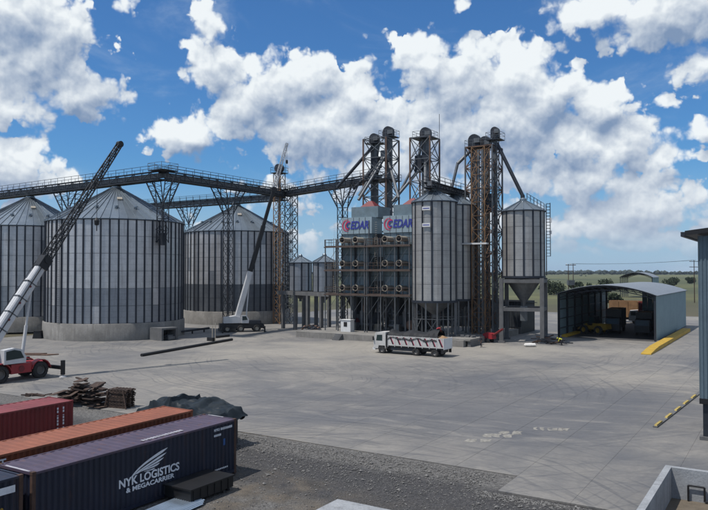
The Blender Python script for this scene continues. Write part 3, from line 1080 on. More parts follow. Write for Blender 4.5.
def trestle(label, p, ang, ztop, apex=4.2, half=4.0, w=1.3, z0=0.0):
    t = thing('trestle_support', label, 'trestle', (p[0], p[1], 0), ang, 'trestles under the conveyors')
    lattice(t, w, ztop - apex, 1.7, .12, .07, 'steel_dark', None, z0, 'Z')
    for s in (-1, 1):
        for y in (-w / 2, w / 2):
            MB().bar((s * w / 2, y, ztop - apex), (s * half, y, ztop), .16).build('arm', M['steel_dark'], t)
        f = MB()
        n = 5
        for k in range(1, n + 1):
            q = k / n
            xo = s * (w / 2 + (half - w / 2) * q)
            xi = s * (w / 2 + (half - w / 2) * q * .25)
            zz = ztop - apex + apex * q
            for y in (-w / 2, w / 2):
                f.bar((xo, y, zz), (xi, y, zz), .07)
                q0 = (k - 1) / n
                f.bar((s * (w / 2 + (half - w / 2) * q0 * .25), y, ztop - apex + apex * q0), (xo, y, zz), .06)
            f.bar((xo, -w / 2, zz), (xo, w / 2, zz), .07)
        for y in (-w / 2, w / 2):
            f.bar((s * w / 2, y, ztop - apex), (s * (w / 2 + (half - w / 2) * .25), y, ztop), .12)
        f.build('arm_bracing', M['steel_dark'], t)
    if z0 < 1:
        MB().b2(-w, w, -w, w, -.02, .5).build('footing', M['concrete'], t)
    else:
        MB().b2(-w * .3, w * .3, -w * .3, w * .3, z0 - .4, z0 + 1.6).build('drive_box', M['steel_dark'], t)
        for z in (z0 + .2, z0 + 2.2):
            MB().bar((-w * .6, -.5, z), (-w * .6 - .9, -.5, z), .14).bar((-w * .6, .5, z), (-w * .6 - .9, .5, z), .14).build('wall_bracket', M['steel_dark'], t)
    return t


d1 = (S2.location - S1.location)
d1n = d1.normalized()
ang1 = math.atan2(d1.y, d1.x)
T1 = S2.location + d1n * 12.3
T2 = Vector((-14.5, 146.7, 0))
E1P = pd(7.8, 15)
ZC = 25.9
c0 = S1.location - d1n * 24
conveyor('silo_conveyor', 'long dark conveyor bridge over the two left silos up to the tall trestle', c0 + EZ * ZC, T1 + EZ * ZC)
conveyor('silo_conveyor', 'dark conveyor bridge sloping from the tall trestle to the mast behind the slanted crane boom', T1 + EZ * (ZC + .02), T2 + EZ * 26.6)
dd = (S3.location - T2)
dd.z = 0
ddn = dd.normalized()
conveyor('silo_conveyor', 'rear conveyor bridge running over the farther silo behind the nearest silo', T2 + ddn * 52 + EZ * 26.0, T2 + EZ * 25.9)
conveyor('silo_conveyor', 'conveyor bridge between the rusty orange mast and the elevator tower above the dryers', T2 + EZ * 26.7, E1P + EZ * 27.2)
trestle('trestle with V arms between the two left silos', S1.location + d1 * .47, ang1, ZC)
trestle('dark V-armed support with landing bracketed to the right of the nearest silo', T1, ang1, ZC, 4.4, 3.6, 1.3, 15.6)
m = T1.lerp(T2, .473)
dT = T2 - T1
trestle('slender trestle with V arms in front of the farther silo', m, math.atan2(dT.y, dT.x), 26.2, 4.6, 4.4)
m = S3.location + ddn * 15
trestle('trestle seen in the gap between the nearest and the farther silo', m, math.atan2(ddn.y, ddn.x), 26.0, 4.2, 3.6)
m = at(342.5, 290, 127)
dE = E1P - T2
trestle('pale slender trestle with V arms just left of the dryers', (m.x, m.y), math.atan2(dE.y, dE.x), 26.9, 4.4, 3.9, 1.3)
# landing on top of the tall trestle
tt = [o for o in bpy.data.objects if o.get('label', '').startswith('dark V-armed')][0]
platform(tt, 3.4, 3.4, ZC + 1.5)


def mast_pair():
    p = at(279, 324, 146)
    t = thing('lattice_mast', 'slim rusty orange lattice mast behind the slanted crane boom', 'mast', (p.x, p.y, 0), ROT)
    lattice(t, 1.7, 31.5, 1.9, .12, .06, 'orange', 'orange', 0, 'X')
    platform(t, 2.6, 2.6, 31.5)
    MB().b2(-.2, .2, -.2, .2, 1, 31.3).build('elevator_leg', M['steel_grey'], t)
    hd = MB().lathe([(.01, -.6), (.85, -.6), (.85, .6), (.01, .6)], 16, (0, 0, 32.5), Matrix.Rotation(R(90), 3, 'X')).b2(-.5, .5, -.5, .5, 31.2, 32.2)
    hd.build('elevator_head', M['steel_dark'], t)
    MB().bar((.9, .9, 31.5), (.9, .9, 36.0), .06).build('antenna', M['steel_grey'], t)
    p = at(291, 324, 146)
    t = thing('lattice_mast', 'grey lattice mast standing right beside the slim orange mast', 'mast', (p.x, p.y, 0), ROT)
    lattice(t, 1.9, 28.5, 1.9, .14, .08, 'steel_grey', None, 0, 'X')


mast_pair()


def elevator_head(root, x, y, z, r=1.0, mat='steel_dark'):
    h = MB().lathe([(.01, -.45), (r, -.45), (r, .45), (.01, .45)], 18, (x, y, z), Matrix.Rotation(R(90), 3, 'X'))
    h.b2(x - r, x + r, y - .42, y + .42, z - 1.1, z)
    o = h.build('elevator_head', M[mat], root, True)
    MB().b2(x + r * .2, x + r * 1.2, y - .9, y - .46, z - .5, z + .2).build('drive_motor', M['steel_grey'], o)
    return o


def elevator_tower(label, p, w, ztop, heads, mat, brmat, bay=3.6):
    t = thing('elevator_tower', label, 'tower', (p.x, p.y, 0), ROT, 'bucket elevator towers')
    lattice(t, w, ztop, bay, .22, .12, mat, brmat, 0.0, 'X')
    for (x, y, zh, r) in heads:
        elevator_head(t, x, y, zh, r)
        for s in (-.38, .38):
            MB().b2(x + s - .26, x + s + .26, y - .3, y + .3, 1.0, zh - .9).build('elevator_leg', M['steel_grey'], t)
    return t


E1 = elevator_tower('tallest elevator tower with two drum heads above the left dryer', E1P, 4.7, 34.6, [(-1.2, -.3, 34.9, .92), (1.2, .6, 36.0, 1.0)], 'steel_rust', 'steel_grey')
platform(E1, 3.0, 2.6, 34.0, -1.0, -.3)
platform(E1, 2.8, 2.6, 35.1, 1.3, .6)
platform(E1, 5.4, 5.4, 27.3)
# distributor boxes, spouts
MB().b2(-1.6, -.2, -1.0, .6, 29.6, 31.6).lathe([(.8, 29.6), (.25, 28.2)], 10, (-.9, -.2, 0)).build('distributor', M['steel_dark'], E1)
MB().b2(.2, 1.7, -.6, 1.0, 30.8, 32.6).build('distributor', M['steel_grey'], E1)
for a, b, r, m_ in (((-1.2, -.9, 33.4), (-7.5, -3.0, 26.2), .28, 'steel_dark'), ((-1.0, -.6, 29.4), (-4.6, -2.2, 25.8), .3, 'steel_dark'),
                    ((1.0, -.4, 31.4), (-1.6, -5.2, 23.4), .26, 'steel_grey'), ((.6, -.4, 31.4), (-2.6, -3.4, 24.4), .26, 'steel_grey'),
                    ((1.3, .3, 30.8), (6.8, -6.0, 23.2), .26, 'steel_grey'), ((-.4, -.2, 34), (-.9, -.2, 31.4), .3, 'steel_grey')):
    MB().tube(a, b, r, n=10).build('spout', M[m_], E1, True)
# hoist motors hanging by the spout end
MB().lathe([(.01, 0), (.55, 0), (.55, .9), (.01, .9)], 12, (-5.2, -2.4, 26.6)).build('spout_valve', M['steel_dark'], E1)

E2 = elevator_tower('elevator tower with one drum head above the right dryer', pd(16.5, 15), 3.8, 34.0, [(.2, 0, 34.9, .98)], 'steel_rust', 'steel_grey')
platform(E2, 3.4, 3.0, 34.0, .1, 0)
MB().b2(-1.5, -.2, -.9, .6, 28.2, 31.0).b2(-.2, .9, -.8, .6, 29.6, 31.8).build('distributor', M['steel_dark'], E2)
for a, b, r in (((-.2, -.4, 33.8), (-1.0, -.5, 30.6), .26), ((-.8, -.5, 28.6), (-4.2, -4.0, 22.9), .26), ((.3, -.4, 30), (3.0, -6, 24.0), .26), ((-1.2, -.6, 30.4), (-3.4, -2.4, 25.0), .22)):
    MB().tube(a, b, r, n=10).build('spout', M['steel_grey'], E2, True)
MB().bar((1.9, 1.9, 34), (1.9, 1.9, 38.4), .07).build('antenna', M['steel_grey'], E2)

E3P = at(485, 340, 112)
E3 = elevator_tower('grey elevator tower with two drum heads behind the tall orange mast', Vector((E3P.x + .4, E3P.y + 2.5, 0)), 4.6, 31.2,
                    [(-1.6, 0, 32.6, 1.0), (.1, .4, 32.2, .95)], 'steel_grey', 'steel_rust')
platform(E3, 4.2, 3.0, 31.4, -.7, .2)
MB().tube((-1.9, -.6, 31), (-3.6, -2.4, 28.6), .28, n=10).tube((-3.6, -2.4, 28.6), (-4.4, -3.4, 23.8), .24, n=10).build('spout', M['steel_grey'], E3, True)
MB().lathe([(.01, 0), (.8, 0), (.8, 1.6), (.01, 1.6)], 14, (1.2, -1.2, 20.5)).b2(.3, 2.1, -2.0, -.4, 22.2, 23.4).build('distributor', M['steel_dark'], E3)

t = thing('orange_mast', 'tall rusty orange lattice mast in front of the grey elevator tower', 'mast', (E3P.x - .6, E3P.y, 0), ROT)
lattice(t, 2.2, 30.8, 2.2, .11, .055, 'orange', 'orange', 0.0, 'X')
MB().b2(-.5, -.15, -.2, .2, 1, 30.5).b2(.15, .5, -.2, .2, 1, 30.5).build('elevator_leg', M['steel_grey'], t)
MB().b2(-2.6, 1.8, -2.2, -1.25, 15.2, 15.45).build('landing', M['white'], t)
E4 = thing('slim_elevator', 'slim bucket elevator with railed top cage and long spout down to the framed bin', 'elevator', (E3P.x + 1.9, E3P.y + .6, 0), ROT)
for x, y in ((-.45, -.4), (.45, -.4), (.45, .4), (-.45, .4)):
    MB().bar((x, y, -.02), (x, y, 33), .1).build('leg', M['steel_grey'], E4)
br = MB()
for k in range(22):
    z = 1.5 * k
    br.bar((-.45, -.4, z), (.45, -.4, z + 1.5), .06).bar((.45, -.4, z), (.45, .4, z + 1.5), .06).bar((-.45, .4, z), (-.45, -.4, z + 1.5), .06)
br.build('bracing', M['steel_grey'], E4)
MB().b2(-.28, .28, -.25, .25, .5, 32.6).build('elevator_leg', M['steel_grey'], E4)
platform(E4, 2.4, 2.2, 32.2)
elevator_head(E4, 0, 0, 33.6, .65)
# spout to the framed bin
e = Matrix.Rotation(TH, 3, 'Z') @ (B3.location - E4.location)
MB().tube((.3, -.1, 31.6), (e.x - .1, e.y, 22.9), .3, n=12).tube((e.x - .1, e.y, 22.95), (e.x, e.y, 21.9), .34, n=12).build('spout', M['steel_dark'], E4, True)
# conveyor over the two bins by the dryers
bt = B2.location - B1.location
bt.z = 0
conveyor('bin_conveyor', 'short conveyor with railing on top of the two dryer bins', B1.location - bt.normalized() * 2.2 + EZ * 23.7, B2.location + bt.normalized() * 4.5 + EZ * 23.5, group=None, dep=.8, w=1.3)


# ------------------------------------------------------------------ lettering
def text_mesh(body, height, mat, bold=.0, shear=0.0, depth=.012, space=1.0, width=None):
    """letters standing in the local x-z plane, facing -y, baseline at z = 0"""
    cu = bpy.data.curves.new('lettering', 'FONT')
    cu.body = body
    cu.size = height / .70
    cu.offset = bold
    cu.shear = shear
    cu.extrude = depth / 2
    cu.space_character = space
    cu.resolution_u = 3
    ob = bpy.data.objects.new('lettering', cu)
    me = bpy.data.meshes.new_from_object(ob)
    bpy.data.objects.remove(ob)
    xs = [v.co.x for v in me.vertices]
    x0, x1 = min(xs), max(xs)
    k = width / (x1 - x0) if width else 1.0
    for v in me.vertices:
        x, y, z = v.co
        v.co = ((x - x0) * k, -z, y)
    me.materials.clear()
    me.materials.append(mat)
    return me


# ------------------------------------------------------------------ plant pad and dryers
def plant_pad():
    t = thing('plant_pad', 'long raised concrete pad under the dryers and hopper bins', 'concrete pad', PD, ROT)
    sec = 6
    for k in range(sec):
        x0, x1 = 30 * k / sec, 30 * (k + 1) / sec - .02
        MB().b2(x0, x1, 0, 24, -.03, .96).build('pad_section', M['concrete'], t)
    steps = MB()
    for k in range(4):
        steps.b2(8.0, 9.3, -.3 * (k + 1), -.3 * k - .002, -.02, .92 - .23 * k)
    steps.build('steps', M['concrete_dark'], t)


plant_pad()


def dryer(label, a, b, swap):
    t = thing('grain_dryer', label, 'grain dryer', pd(a, b), ROT, 'grain dryers with CEDAR signs')
    W, D = 2.9, 4.2
    z0, z1, z2, z3 = 6.6, 17.3, 20.1, 22.0
    # core and legs
    MB().b2(-W + .08, W - .08, .08, D - .08, z0, z1).build('drying_column', M['dryer_dark'], t)
    for x in (-2.7, -.9, .9, 2.7):
        for y in (.2, D - .2):
            MB().bar((x, y, .97), (x, y, z0), .24).build('leg', M['steel_grey'], t)
    # cladding panels: five wide, six high on the front, three wide on each side
    rows = 6
    h = (z1 - z0) / rows
    fm = MB().b2(.03, W * 2 / 5 - .03, -.05, .07, .04, h - .04).mesh('cladding_panel', M['dryer'])
    sm = MB().b2(-.05, .07, .03, D / 3 - .03, .04, h - .04).mesh('cladding_panel', M['dryer'])
    for r in range(rows):
        for c in range(5):
            link('cladding_panel', fm, t, (-W + c * W * 2 / 5, 0, z0 + r * h))
        for c in range(3):
            for x in (-W, W):
                link('cladding_panel', sm, t, (x, c * D / 3, z0 + r * h))
    # sign box and plenum on top
    o = MB().b2(-W - .12, W + .12, -.25, D - .9, z1 + .01, z2).build('sign_box', M['sign_panel'], t)
    for k in range(1, 5):
        x = -W + k * W * 2 / 5
        MB().b2(x - .04, x + .04, -.29, -.252, z1 + .05, z2 - .05).build('seam', M['steel_grey'], o)
    MB().b2(-W + 1.0, W + .5, 1.2, D + 1.2, z2 + .004, z3).build('top_plenum', M['dryer'], t)
    MB().add([(-.6, 1.8, z3), (2.4, 1.8, z3), (2.4, 4.4, z3), (-.6, 4.4, z3), (.6, 2.8, z3 + 1.1), (1.2, 2.8, z3 + 1.1), (1.2, 3.4, z3 + 1.1), (.6, 3.4, z3 + 1.1)],
             [(0, 1, 5, 4), (1, 2, 6, 5), (2, 3, 7, 6), (3, 0, 4, 7), (4, 5, 6, 7)]).build('red_inlet_hood', M['red_cone'], t)
    # the sign
    s = thing_part('sign_lettering', t)
    me = text_mesh('EDAR', 1.30, M['sign_blue'], .045, .25, .03, 1.0, 3.6)
    lo = link('lettering', me, s, (-1.15, -.31, 18.15))
    me = text_mesh('C', 1.38, M['sign_red'], .05, .25, .03, 1.0, 1.05)
    link('lettering', me, s, (-2.25, -.32, 18.12))
    sw = MB()
    for k in range(14):
        g0, g1 = R(70 + 220 * k / 14), R(70 + 220 * (k + 1) / 14)
        w0, w1 = .05 + .16 * math.sin(math.pi * k / 14), .05 + .16 * math.sin(math.pi * (k + 1) / 14)
        pa, pb = Vector((math.cos(g0), 0, math.sin(g0))), Vector((math.cos(g1), 0, math.sin(g1)))
        c = Vector((-1.85, -.315, 18.75))
        sw.add([c + pa * 1.0, c + pb * 1.0, c + pb * (1.0 - w1), c + pa * (1.0 - w0)], [(0, 1, 2, 3)])
    sw.build('swoosh', M['sign_red'], s)
    me = text_mesh('C', 1.0, M['sign_blue'], .03, .25, .03, 1.0, .62)
    link('lettering', me, s, (-1.85, -.345, 18.3))
    # fans, three rows of two
    for z in (16.2, 12.25, 8.2):
        for x in (-1.55, 1.05):
            ax = Matrix.Rotation(R(90), 3, 'X')      # local z -> -y
            f = MB().lathe([(.44, 0), (.44, 2.1), (.53, 2.12), (.53, 2.4), (.45, 2.4), (.42, 2.0)], 20, (x, 0, z), ax).build('fan_duct', M['cream'], t, True)
            MB().lathe([(.01, 1.98), (.43, 1.98)], 18, (x, 0, z), ax).build('fan_opening', M['hole'], f)
            hub = MB().lathe([(.12, 2.16), (.12, 2.4), (.01, 2.42)], 10, (x, 0, z), ax)
            for k in range(5):
                g = 2 * math.pi * k / 5
                hub.bar((x, -2.2, z), (x + math.cos(g) * .38, -2.2, z + math.sin(g) * .38), .14, .03)
            hub.build('fan_blades', M['steel_dark'], f)
        zw = z - .95
        o = MB().b2(-4.7, 3.3, -2.9, -.1, zw - .12, zw).build('walkway', M['brown'], t)
        railing(MB(), [(-4.7, -2.9, zw), (3.3, -2.9, zw)], 1.05, .06, False, 1.3).build('railing', M['brown'], o)
        railing(MB(), [(-4.7, -.2, zw), (-4.7, -2.9, zw)], 1.05, .06, False, 1.3).build('railing', M['brown'], o)
        lad = MB()
        for s_ in (-.22, .22):
            lad.bar((-4.2 + s_, -.6, zw), (-4.2 + s_, -.6, zw + 4.4 if z < 16 else zw + 1.4), .05)
        for k in range(12):
            lad.bar((-4.42, -.6, zw + .35 * k), (-3.98, -.6, zw + .35 * k), .04)
        lad.build('ladder', M['cream'], o)
    for x in (-4.6, -2.0, .6, 3.2):
        MB().bar((x, -2.85, .97), (x, -2.85, 16.3), .15).build('post', M['steel_grey'], t)
    # extra deck edges, service pipes and cross braces over the front
    for k, (x, y, za, zb_) in enumerate(((-2.9, -.35, 2.0, 17.0), (-.2, -.3, 1.2, 17.0), (2.5, -.3, 3.0, 19.5), (2.75, -.45, 1.0, 14.0), (-3.3, -1.4, 1.0, 16.4))):
        MB().tube((x, y, za), (x, y, zb_), .09 + .05 * (k % 2), n=8).build('service_pipe', M['steel_dark' if k % 2 else 'steel_grey'], t, True)
    for zz in (7.25, 11.3, 15.25):
        MB().b2(-4.8, 3.4, -3.0, -2.85, zz - .34, zz - .13).build('edge_beam', M['brown'], t)
        bx = MB()
        for xx in (-4.6, -2.0, .6):
            bx.bar((xx, -2.85, zz - 3.6), (xx + 2.6, -2.85, zz - .2), .045)
        bx.build('cross_brace', M['steel_grey'], t)
        MB().b2(2.95, 5.2, -.2, 1.4, zz - .12, zz).build('side_walkway', M['brown'], t)
        railing(MB(), [(5.2, 1.4, zz), (5.2, -.2, zz), (3.3, -.2, zz)], 1.05, .06, False, 1.2).build('railing', M['brown'], t)
    for zz in (8.6, 12.7, 16.6):
        MB().b2(W + .06, W + .9, 1.4, 3.4, zz - 1.2, zz + .7).build('air_duct', M['dryer_dark'], t)
    # discharge hoppers, burner boxes and ducts between the legs
    for x in (-1.4, 1.4):
        MB().add([(x - 1.2, .4, z0), (x + 1.2, .4, z0), (x + 1.2, D - .4, z0), (x - 1.2, D - .4, z0), (x - .3, 1.6, 3.6), (x + .3, 1.6, 3.6), (x + .3, 2.4, 3.6), (x - .3, 2.4, 3.6)],
                 [(0, 1, 5, 4), (1, 2, 6, 5), (2, 3, 7, 6), (3, 0, 4, 7), (4, 5, 6, 7)]).build('discharge_hopper', M['dryer_dark'], t)
    MB().b2(-2.4, 2.4, 2.6, 3.9, .97, 3.9).build('burner_housing', M['dryer_dark'], t)
    ax = Matrix.Rotation(R(90), 3, 'X')
    MB().lathe([(.01, 0), (.75, 0), (.75, 1.3), (.45, 1.5), (.01, 1.5)], 18, (1.6 if swap else -1.2, 1.6, 2.2), ax).build('blower', M['steel_rust'] if swap else M['red_cone'], t, True)
    MB().tube((-2.6, 1.0, 1.9), (2.6, 1.0, 1.9), .3, n=12).tube((.2, 1.0, 1.9), (.2, 1.0, 4.2), .24, n=12).build('gas_pipe', M['steel_grey'], t, True)
    MB().b2(-.9, .1, -.6, .3, .97, 2.3).build('control_cabinet', M['steel_grey'], t)
    return t


def thing_part(name, parent):
    o = bpy.data.objects.new(name, None)
    COL.objects.link(o)
    o.parent = parent
    return o


dryer('grain dryer with a complete blue CEDAR sign, left one of the two', 7.66, 7.0, False)
dryer('grain dryer whose CEDAR sign is cut off by the tall hopper bin', 15.9, 7.0, True)


def pad_things():
    p = pd(9.4, .9, .965)
    t = thing('kiosk', 'small white cabin with dark window at the edge of the raised pad', 'cabin', G(347.5, 331.5, .965), ROT)
    MB().b2(-.95, .95, -.6, .6, 0, 1.9).build('walls', M['white'], t)
    MB().b2(-1.05, 1.05, -.7, .7, 1.902, 2.0).build('roof', M['white'], t)
    MB().b2(-.35, .3, -.63, -.598, .85, 1.6).build('window', M['hole'], t)
    # scrap mound on the pad
    mb = MB()
    c = G(310, 329, .97)
    rnd = random.Random(4)
    t = thing('scrap_heap', 'low dark heap of scrap metal on the left end of the raised pad', 'scrap heap', c, ROT)
    for k in range(26):
        x, y = rnd.gauss(0, 1.2), rnd.gauss(0, .6)
        z = max(.08, .9 - abs(x) * .35 - abs(y) * .4)
        rm = Euler((rnd.uniform(-.5, .5), rnd.uniform(-.5, .5), rnd.uniform(0, 3))).to_matrix()
        MB().box((x, y, z * .6), (rnd.uniform(.5, 1.5), rnd.uniform(.2, .6), rnd.uniform(.06, .3)), rm).build('scrap_piece', M['steel_rust' if k % 3 == 0 else 'steel_dark'], t)
    # second white-grey drum and boxes beneath the dryers
    for px, py, r, h, mt, lab in ((394, 329, .9, 1.5, 'steel_grey', 'grey round drum under the right dryer'), (377, 330, .6, 1.0, 'cream', 'small pale drum between the two dryers')):
        q = G(px, py, .97)
        o = MB().lathe([(.01, 0), (r, 0), (r, h * .12), (r * .96, h * .14), (r * .96, h * .86), (r, h * .88), (r, h), (.01, h)], 20).build('steel_drum', M[mt], None, True)
        o.location = q
        tag(o, lab, 'drum')


pad_things()


# ------------------------------------------------------------------ containers
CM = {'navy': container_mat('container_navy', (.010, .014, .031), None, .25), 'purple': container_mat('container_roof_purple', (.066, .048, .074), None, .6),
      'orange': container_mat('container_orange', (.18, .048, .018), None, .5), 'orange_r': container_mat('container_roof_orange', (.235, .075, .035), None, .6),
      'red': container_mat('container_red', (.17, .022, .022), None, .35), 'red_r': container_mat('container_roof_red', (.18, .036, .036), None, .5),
      'rustpost': pmat('rusty_post', (.075, .042, .03), .8, .1, .3, 2)}
CL, CW, CH = 12.19, 2.44, 2.9


def shipping_container(label, corner, side, roof, post=None, rz=R(58)):
    """corner: near end, camera side; local x along the length, y away from the camera"""
    t = thing('shipping_container', label, 'container', corner, rz, 'shipping containers in the left foreground')
    post = post or side

    def corr(length, depth, per):
        pts = []
        n = int(length / per)
        per = length / n
        for k in range(n):
            x = k * per
            pts += [(x, 0), (x + per * .25, 0), (x + per * .45, depth), (x + per * .75, depth), (x + per * .95, 0)]
        pts.append((length, 0))
        return pts
    prof = corr(CL - .34, .075, .285)
    for nm, y, s in (('side_panel', .025, 1), ('side_panel', CW - .025, -1)):
        mb = MB()
        n = len(prof)
        vs = [(.17 + x, y + s * d, .16) for x, d in prof] + [(.17 + x, y + s * d, CH - .11) for x, d in prof]
        mb.add(vs, [(k, k + 1, n + k + 1, n + k) for k in range(n - 1)])
        mb.build(nm, CM[side], t)
    prof = corr(CW - .34, .045, .29)
    for x, s in ((.03, 1), (CL - .03, -1)):
        n = len(prof)
        vs = [(x + s * d, .17 + y, .16) for y, d in prof] + [(x + s * d, .17 + y, CH - .11) for y, d in prof]
        MB().add(vs, [(k, k + 1, n + k + 1, n + k) for k in range(n - 1)]).build('end_panel', CM[side], t)
    prof = corr(CL - .3, .022, .42)
    n = len(prof)
    vs = [(.15 + x, .06, CH - .02 - d) for x, d in prof] + [(.15 + x, CW - .06, CH - .02 - d) for x, d in prof]
    MB().add(vs, [(k, k + 1, n + k + 1, n + k) for k in range(n - 1)]).build('roof_panel', CM[roof], t)
    for y in (.045, CW - .045):
        MB().b2(.17, CL - .17, y - .045, y + .045, CH - .11, CH - .012).build('top_rail', CM[roof], t)
        MB().b2(.17, CL - .17, y - .045, y + .045, .02, .16).build('bottom_rail', CM[side], t)
    for x in (.05, CL - .05):
        MB().b2(x - .05, x + .05, .171, CW - .171, CH - .12, CH - .008).build('header_rail', CM[roof], t)
        MB().b2(x - .05, x + .05, .171, CW - .171, .02, .16).build('sill_rail', CM[side], t)
    for x in (.085, CL - .085):
        for y in (.085, CW - .085):
            o = MB().b2(x - .08, x + .08, y - .08, y + .08, .12, CH - .12).build('corner_post', CM[post], t)
            MB().b2(x - .09, x + .09, y - .09, y + .09, -.06, .12).build('corner_casting', CM[post], o)
            MB().b2(x - .09, x + .09, y - .09, y + .09, CH - .12, CH + .006).build('corner_casting', CM[post], o)
    return t


PC = Vector((-6.45, 38.62, 0)) - V * CL
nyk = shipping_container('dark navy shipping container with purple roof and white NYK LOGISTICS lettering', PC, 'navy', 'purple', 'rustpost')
link('lettering', text_mesh('NYK LOGISTICS', .37, M['letter'], .014, 0, .01, 1.0, 3.68), nyk, (4.30, .012, 1.13))
link('lettering', text_mesh('& MEGACARRIER', .21, M['letter'], .008, 0, .01, 1.0, 2.95), nyk, (4.70, .012, .83))


def wing():
    w = thing_part('wing_emblem', nyk)
    # feathers: curved strips from the root by the K up to the tip
    feathers = [((5.02, 1.50), (5.55, 1.95), (6.35, 2.10), (7.22, 2.38), .05, .15),
                ((5.02, 1.49), (5.60, 1.75), (6.40, 1.92), (7.14, 2.16), .03, .12),
                ((5.30, 1.56), (5.80, 1.72), (6.40, 1.75), (6.98, 1.96), .03, .10),
                ((5.55, 1.62), (5.95, 1.66), (6.35, 1.62), (6.72, 1.76), .03, .09),
                ((5.75, 1.56), (6.00, 1.56), (6.20, 1.52), (6.42, 1.58), .02, .07)]
    for p0, p1, p2, p3, w0, w1 in feathers:
        top, bot = [], []
        n = 14
        for k in range(n + 1):
            s = k / n
            f = lambda i: (1 - s) ** 3 * p0[i] + 3 * (1 - s) ** 2 * s * p1[i] + 3 * (1 - s) * s * s * p2[i] + s ** 3 * p3[i]
            x, z = f(0), f(1)
            hw = (w0 + (w1 - w0) * s) * (1 - max(0, (s - .75) / .25) ** 2) * .5
            top.append((x - hw * .5, z + hw))
            bot.append((x + hw * .5, z - hw))
        poly = top + bot[::-1]
        mb = MB()
        for k in range(n):
            mb.add([(top[k][0], .010, top[k][1]), (top[k + 1][0], .010, top[k + 1][1]), (bot[k + 1][0], .010, bot[k + 1][1]), (bot[k][0], .010, bot[k][1])], [(0, 1, 2, 3)])
        mb.build('feather', M['letter'], w)


wing()
rnd = random.Random(11)
link('lettering', text_mesh('NYKU', .13, M['letter'], .006, 0, .01, 1.0, .42), nyk, (10.45, .010, 2.50))
mk = MB()
for k in range(8):
    x = 10.95 + k * .115
    mk.b2(x, x + .085, .004, .012, 2.50, 2.50 + rnd.choice((.13, .13, .12)))
for k in range(5):
    mk.b2(10.45 + k * .11, 10.53 + k * .11, .004, .012, 2.22, 2.33)
for k in range(15):
    mk.b2(9.6 + k * .13, 9.69 + k * .13, .004, .012, .42 + .004 * (k % 3), .50)
mk.build('code_marks', M['letter'], nyk)
MB().b2(11.15, 11.30, .004, .012, 1.65, 2.0).build('blue_sticker', pmat('blue_sticker', (.03, .09, .25), .5), nyk)
mk = MB()
for k in range(14):
    mk.b2(6.0 + k * .19, 6.12 + k * .19, .35, .60, CH - .006, CH + .004)
mk.build('roof_marks', M['faded_letter'], nyk)
MB().b2(.02, .12, .30, CW - .5, CH - .006, CH + .004).b2(CL - .12, CL - .03, .9, CW - .4, CH - .006, CH + .004).build('white_edge_stripe', M['faded_letter'], nyk)

oc = Vector((-9.3, 41.1, 0)) - V * CL
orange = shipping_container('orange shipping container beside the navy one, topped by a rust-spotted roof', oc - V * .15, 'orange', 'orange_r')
link('lettering', text_mesh('PT', .36, M['letter'], .012, 0, .01, 1.0, .56), orange, (.20, .012, 2.32))
rc = Vector((-17.6, 44.1, 0)) - V * CL
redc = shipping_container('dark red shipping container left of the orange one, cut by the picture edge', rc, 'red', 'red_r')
mk = MB()
for x in (11.05, 11.45):
    for k in range(9):
        mk.b2(x, x + .10, .004, .012, .95 + k * .19, .95 + k * .19 + (.14 if (k * 3 + int(x * 10)) % 4 else .05))
mk.build('code_marks', M['letter'], redc)
navy2 = shipping_container('dark navy container end with small white code in the bottom left corner', PC - V * (CL + .32) - U * .10, 'navy', 'navy', 'rustpost')
mk = MB()
for k in range(5):
    mk.b2(11.1 + k * .13, 11.19 + k * .13, .004, .012, 2.36, 2.52)
mk.b2(10.9, 11.85, -.002, .003, 2.30, 2.58)
mk.build('code_plate', M['letter'], navy2)
MB().lathe([(.01, 0), (.07, 0)], 12, (11.3, .004, 1.75), Matrix.Rotation(R(90), 3, 'X')).build('yellow_sticker', M['yellow_m'], navy2)
rc2 = Vector((-24.9, 49.4, 0)) - V * CL
shipping_container('bright red container tip at the left edge behind the dark red one', rc2, 'red', 'red_r')


def by_containers():
    # black steel box platform against the navy container
    f0 = Vector((-6.56, 38.5, 0))
    t = thing('black_platform', 'low black steel platform against the side of the navy container', 'platform', f0 - V * 5.1 + U * .12, R(58))
    MB().b2(0, 2.95, -1.75, 0, .10, .62).build('box', M['black'], t)
    MB().b2(-.06, 3.01, -1.81, .04, .622, .70).build('deck', M['black'], t)
    for x in (.1, 2.7):
        for y in (-1.6, -.3):
            MB().b2(x, x + .16, y, y + .16, -.09, .10).build('foot', M['black'], t)
    for k in range(6):
        MB().b2(.15 + k * .48, .20 + k * .48, -1.79, -1.752, .12, .60).build('rib', M['black'], t)
    # corrugated sheets lying by it
    q = f0 - V * 7.4 + U * .95
    t = thing('metal_sheets', 'shiny corrugated metal sheets lying below the NYK lettering', 'metal sheet', (q.x, q.y, -.05), R(58) + .05)
    for k in range(3):
        prof = []
        n = 10
        for i in range(n):
            x = -1.5 + 1.5 * i / n + .06 * k
            prof += [(x, 0), (x + .05, .035), (x + .1, .035), (x + .14, 0)]
        vs = [(0 + .12 * k, x, z + .05 * k + .03) for x, z in prof] + [(2.6 + .12 * k, x, z + .05 * k + .06) for x, z in prof]
        m_ = len(prof)
        MB().add(vs, [(i, i + 1, m_ + i + 1, m_ + i) for i in range(m_ - 1)]).build('sheet', M['sheet'], t)


by_containers()


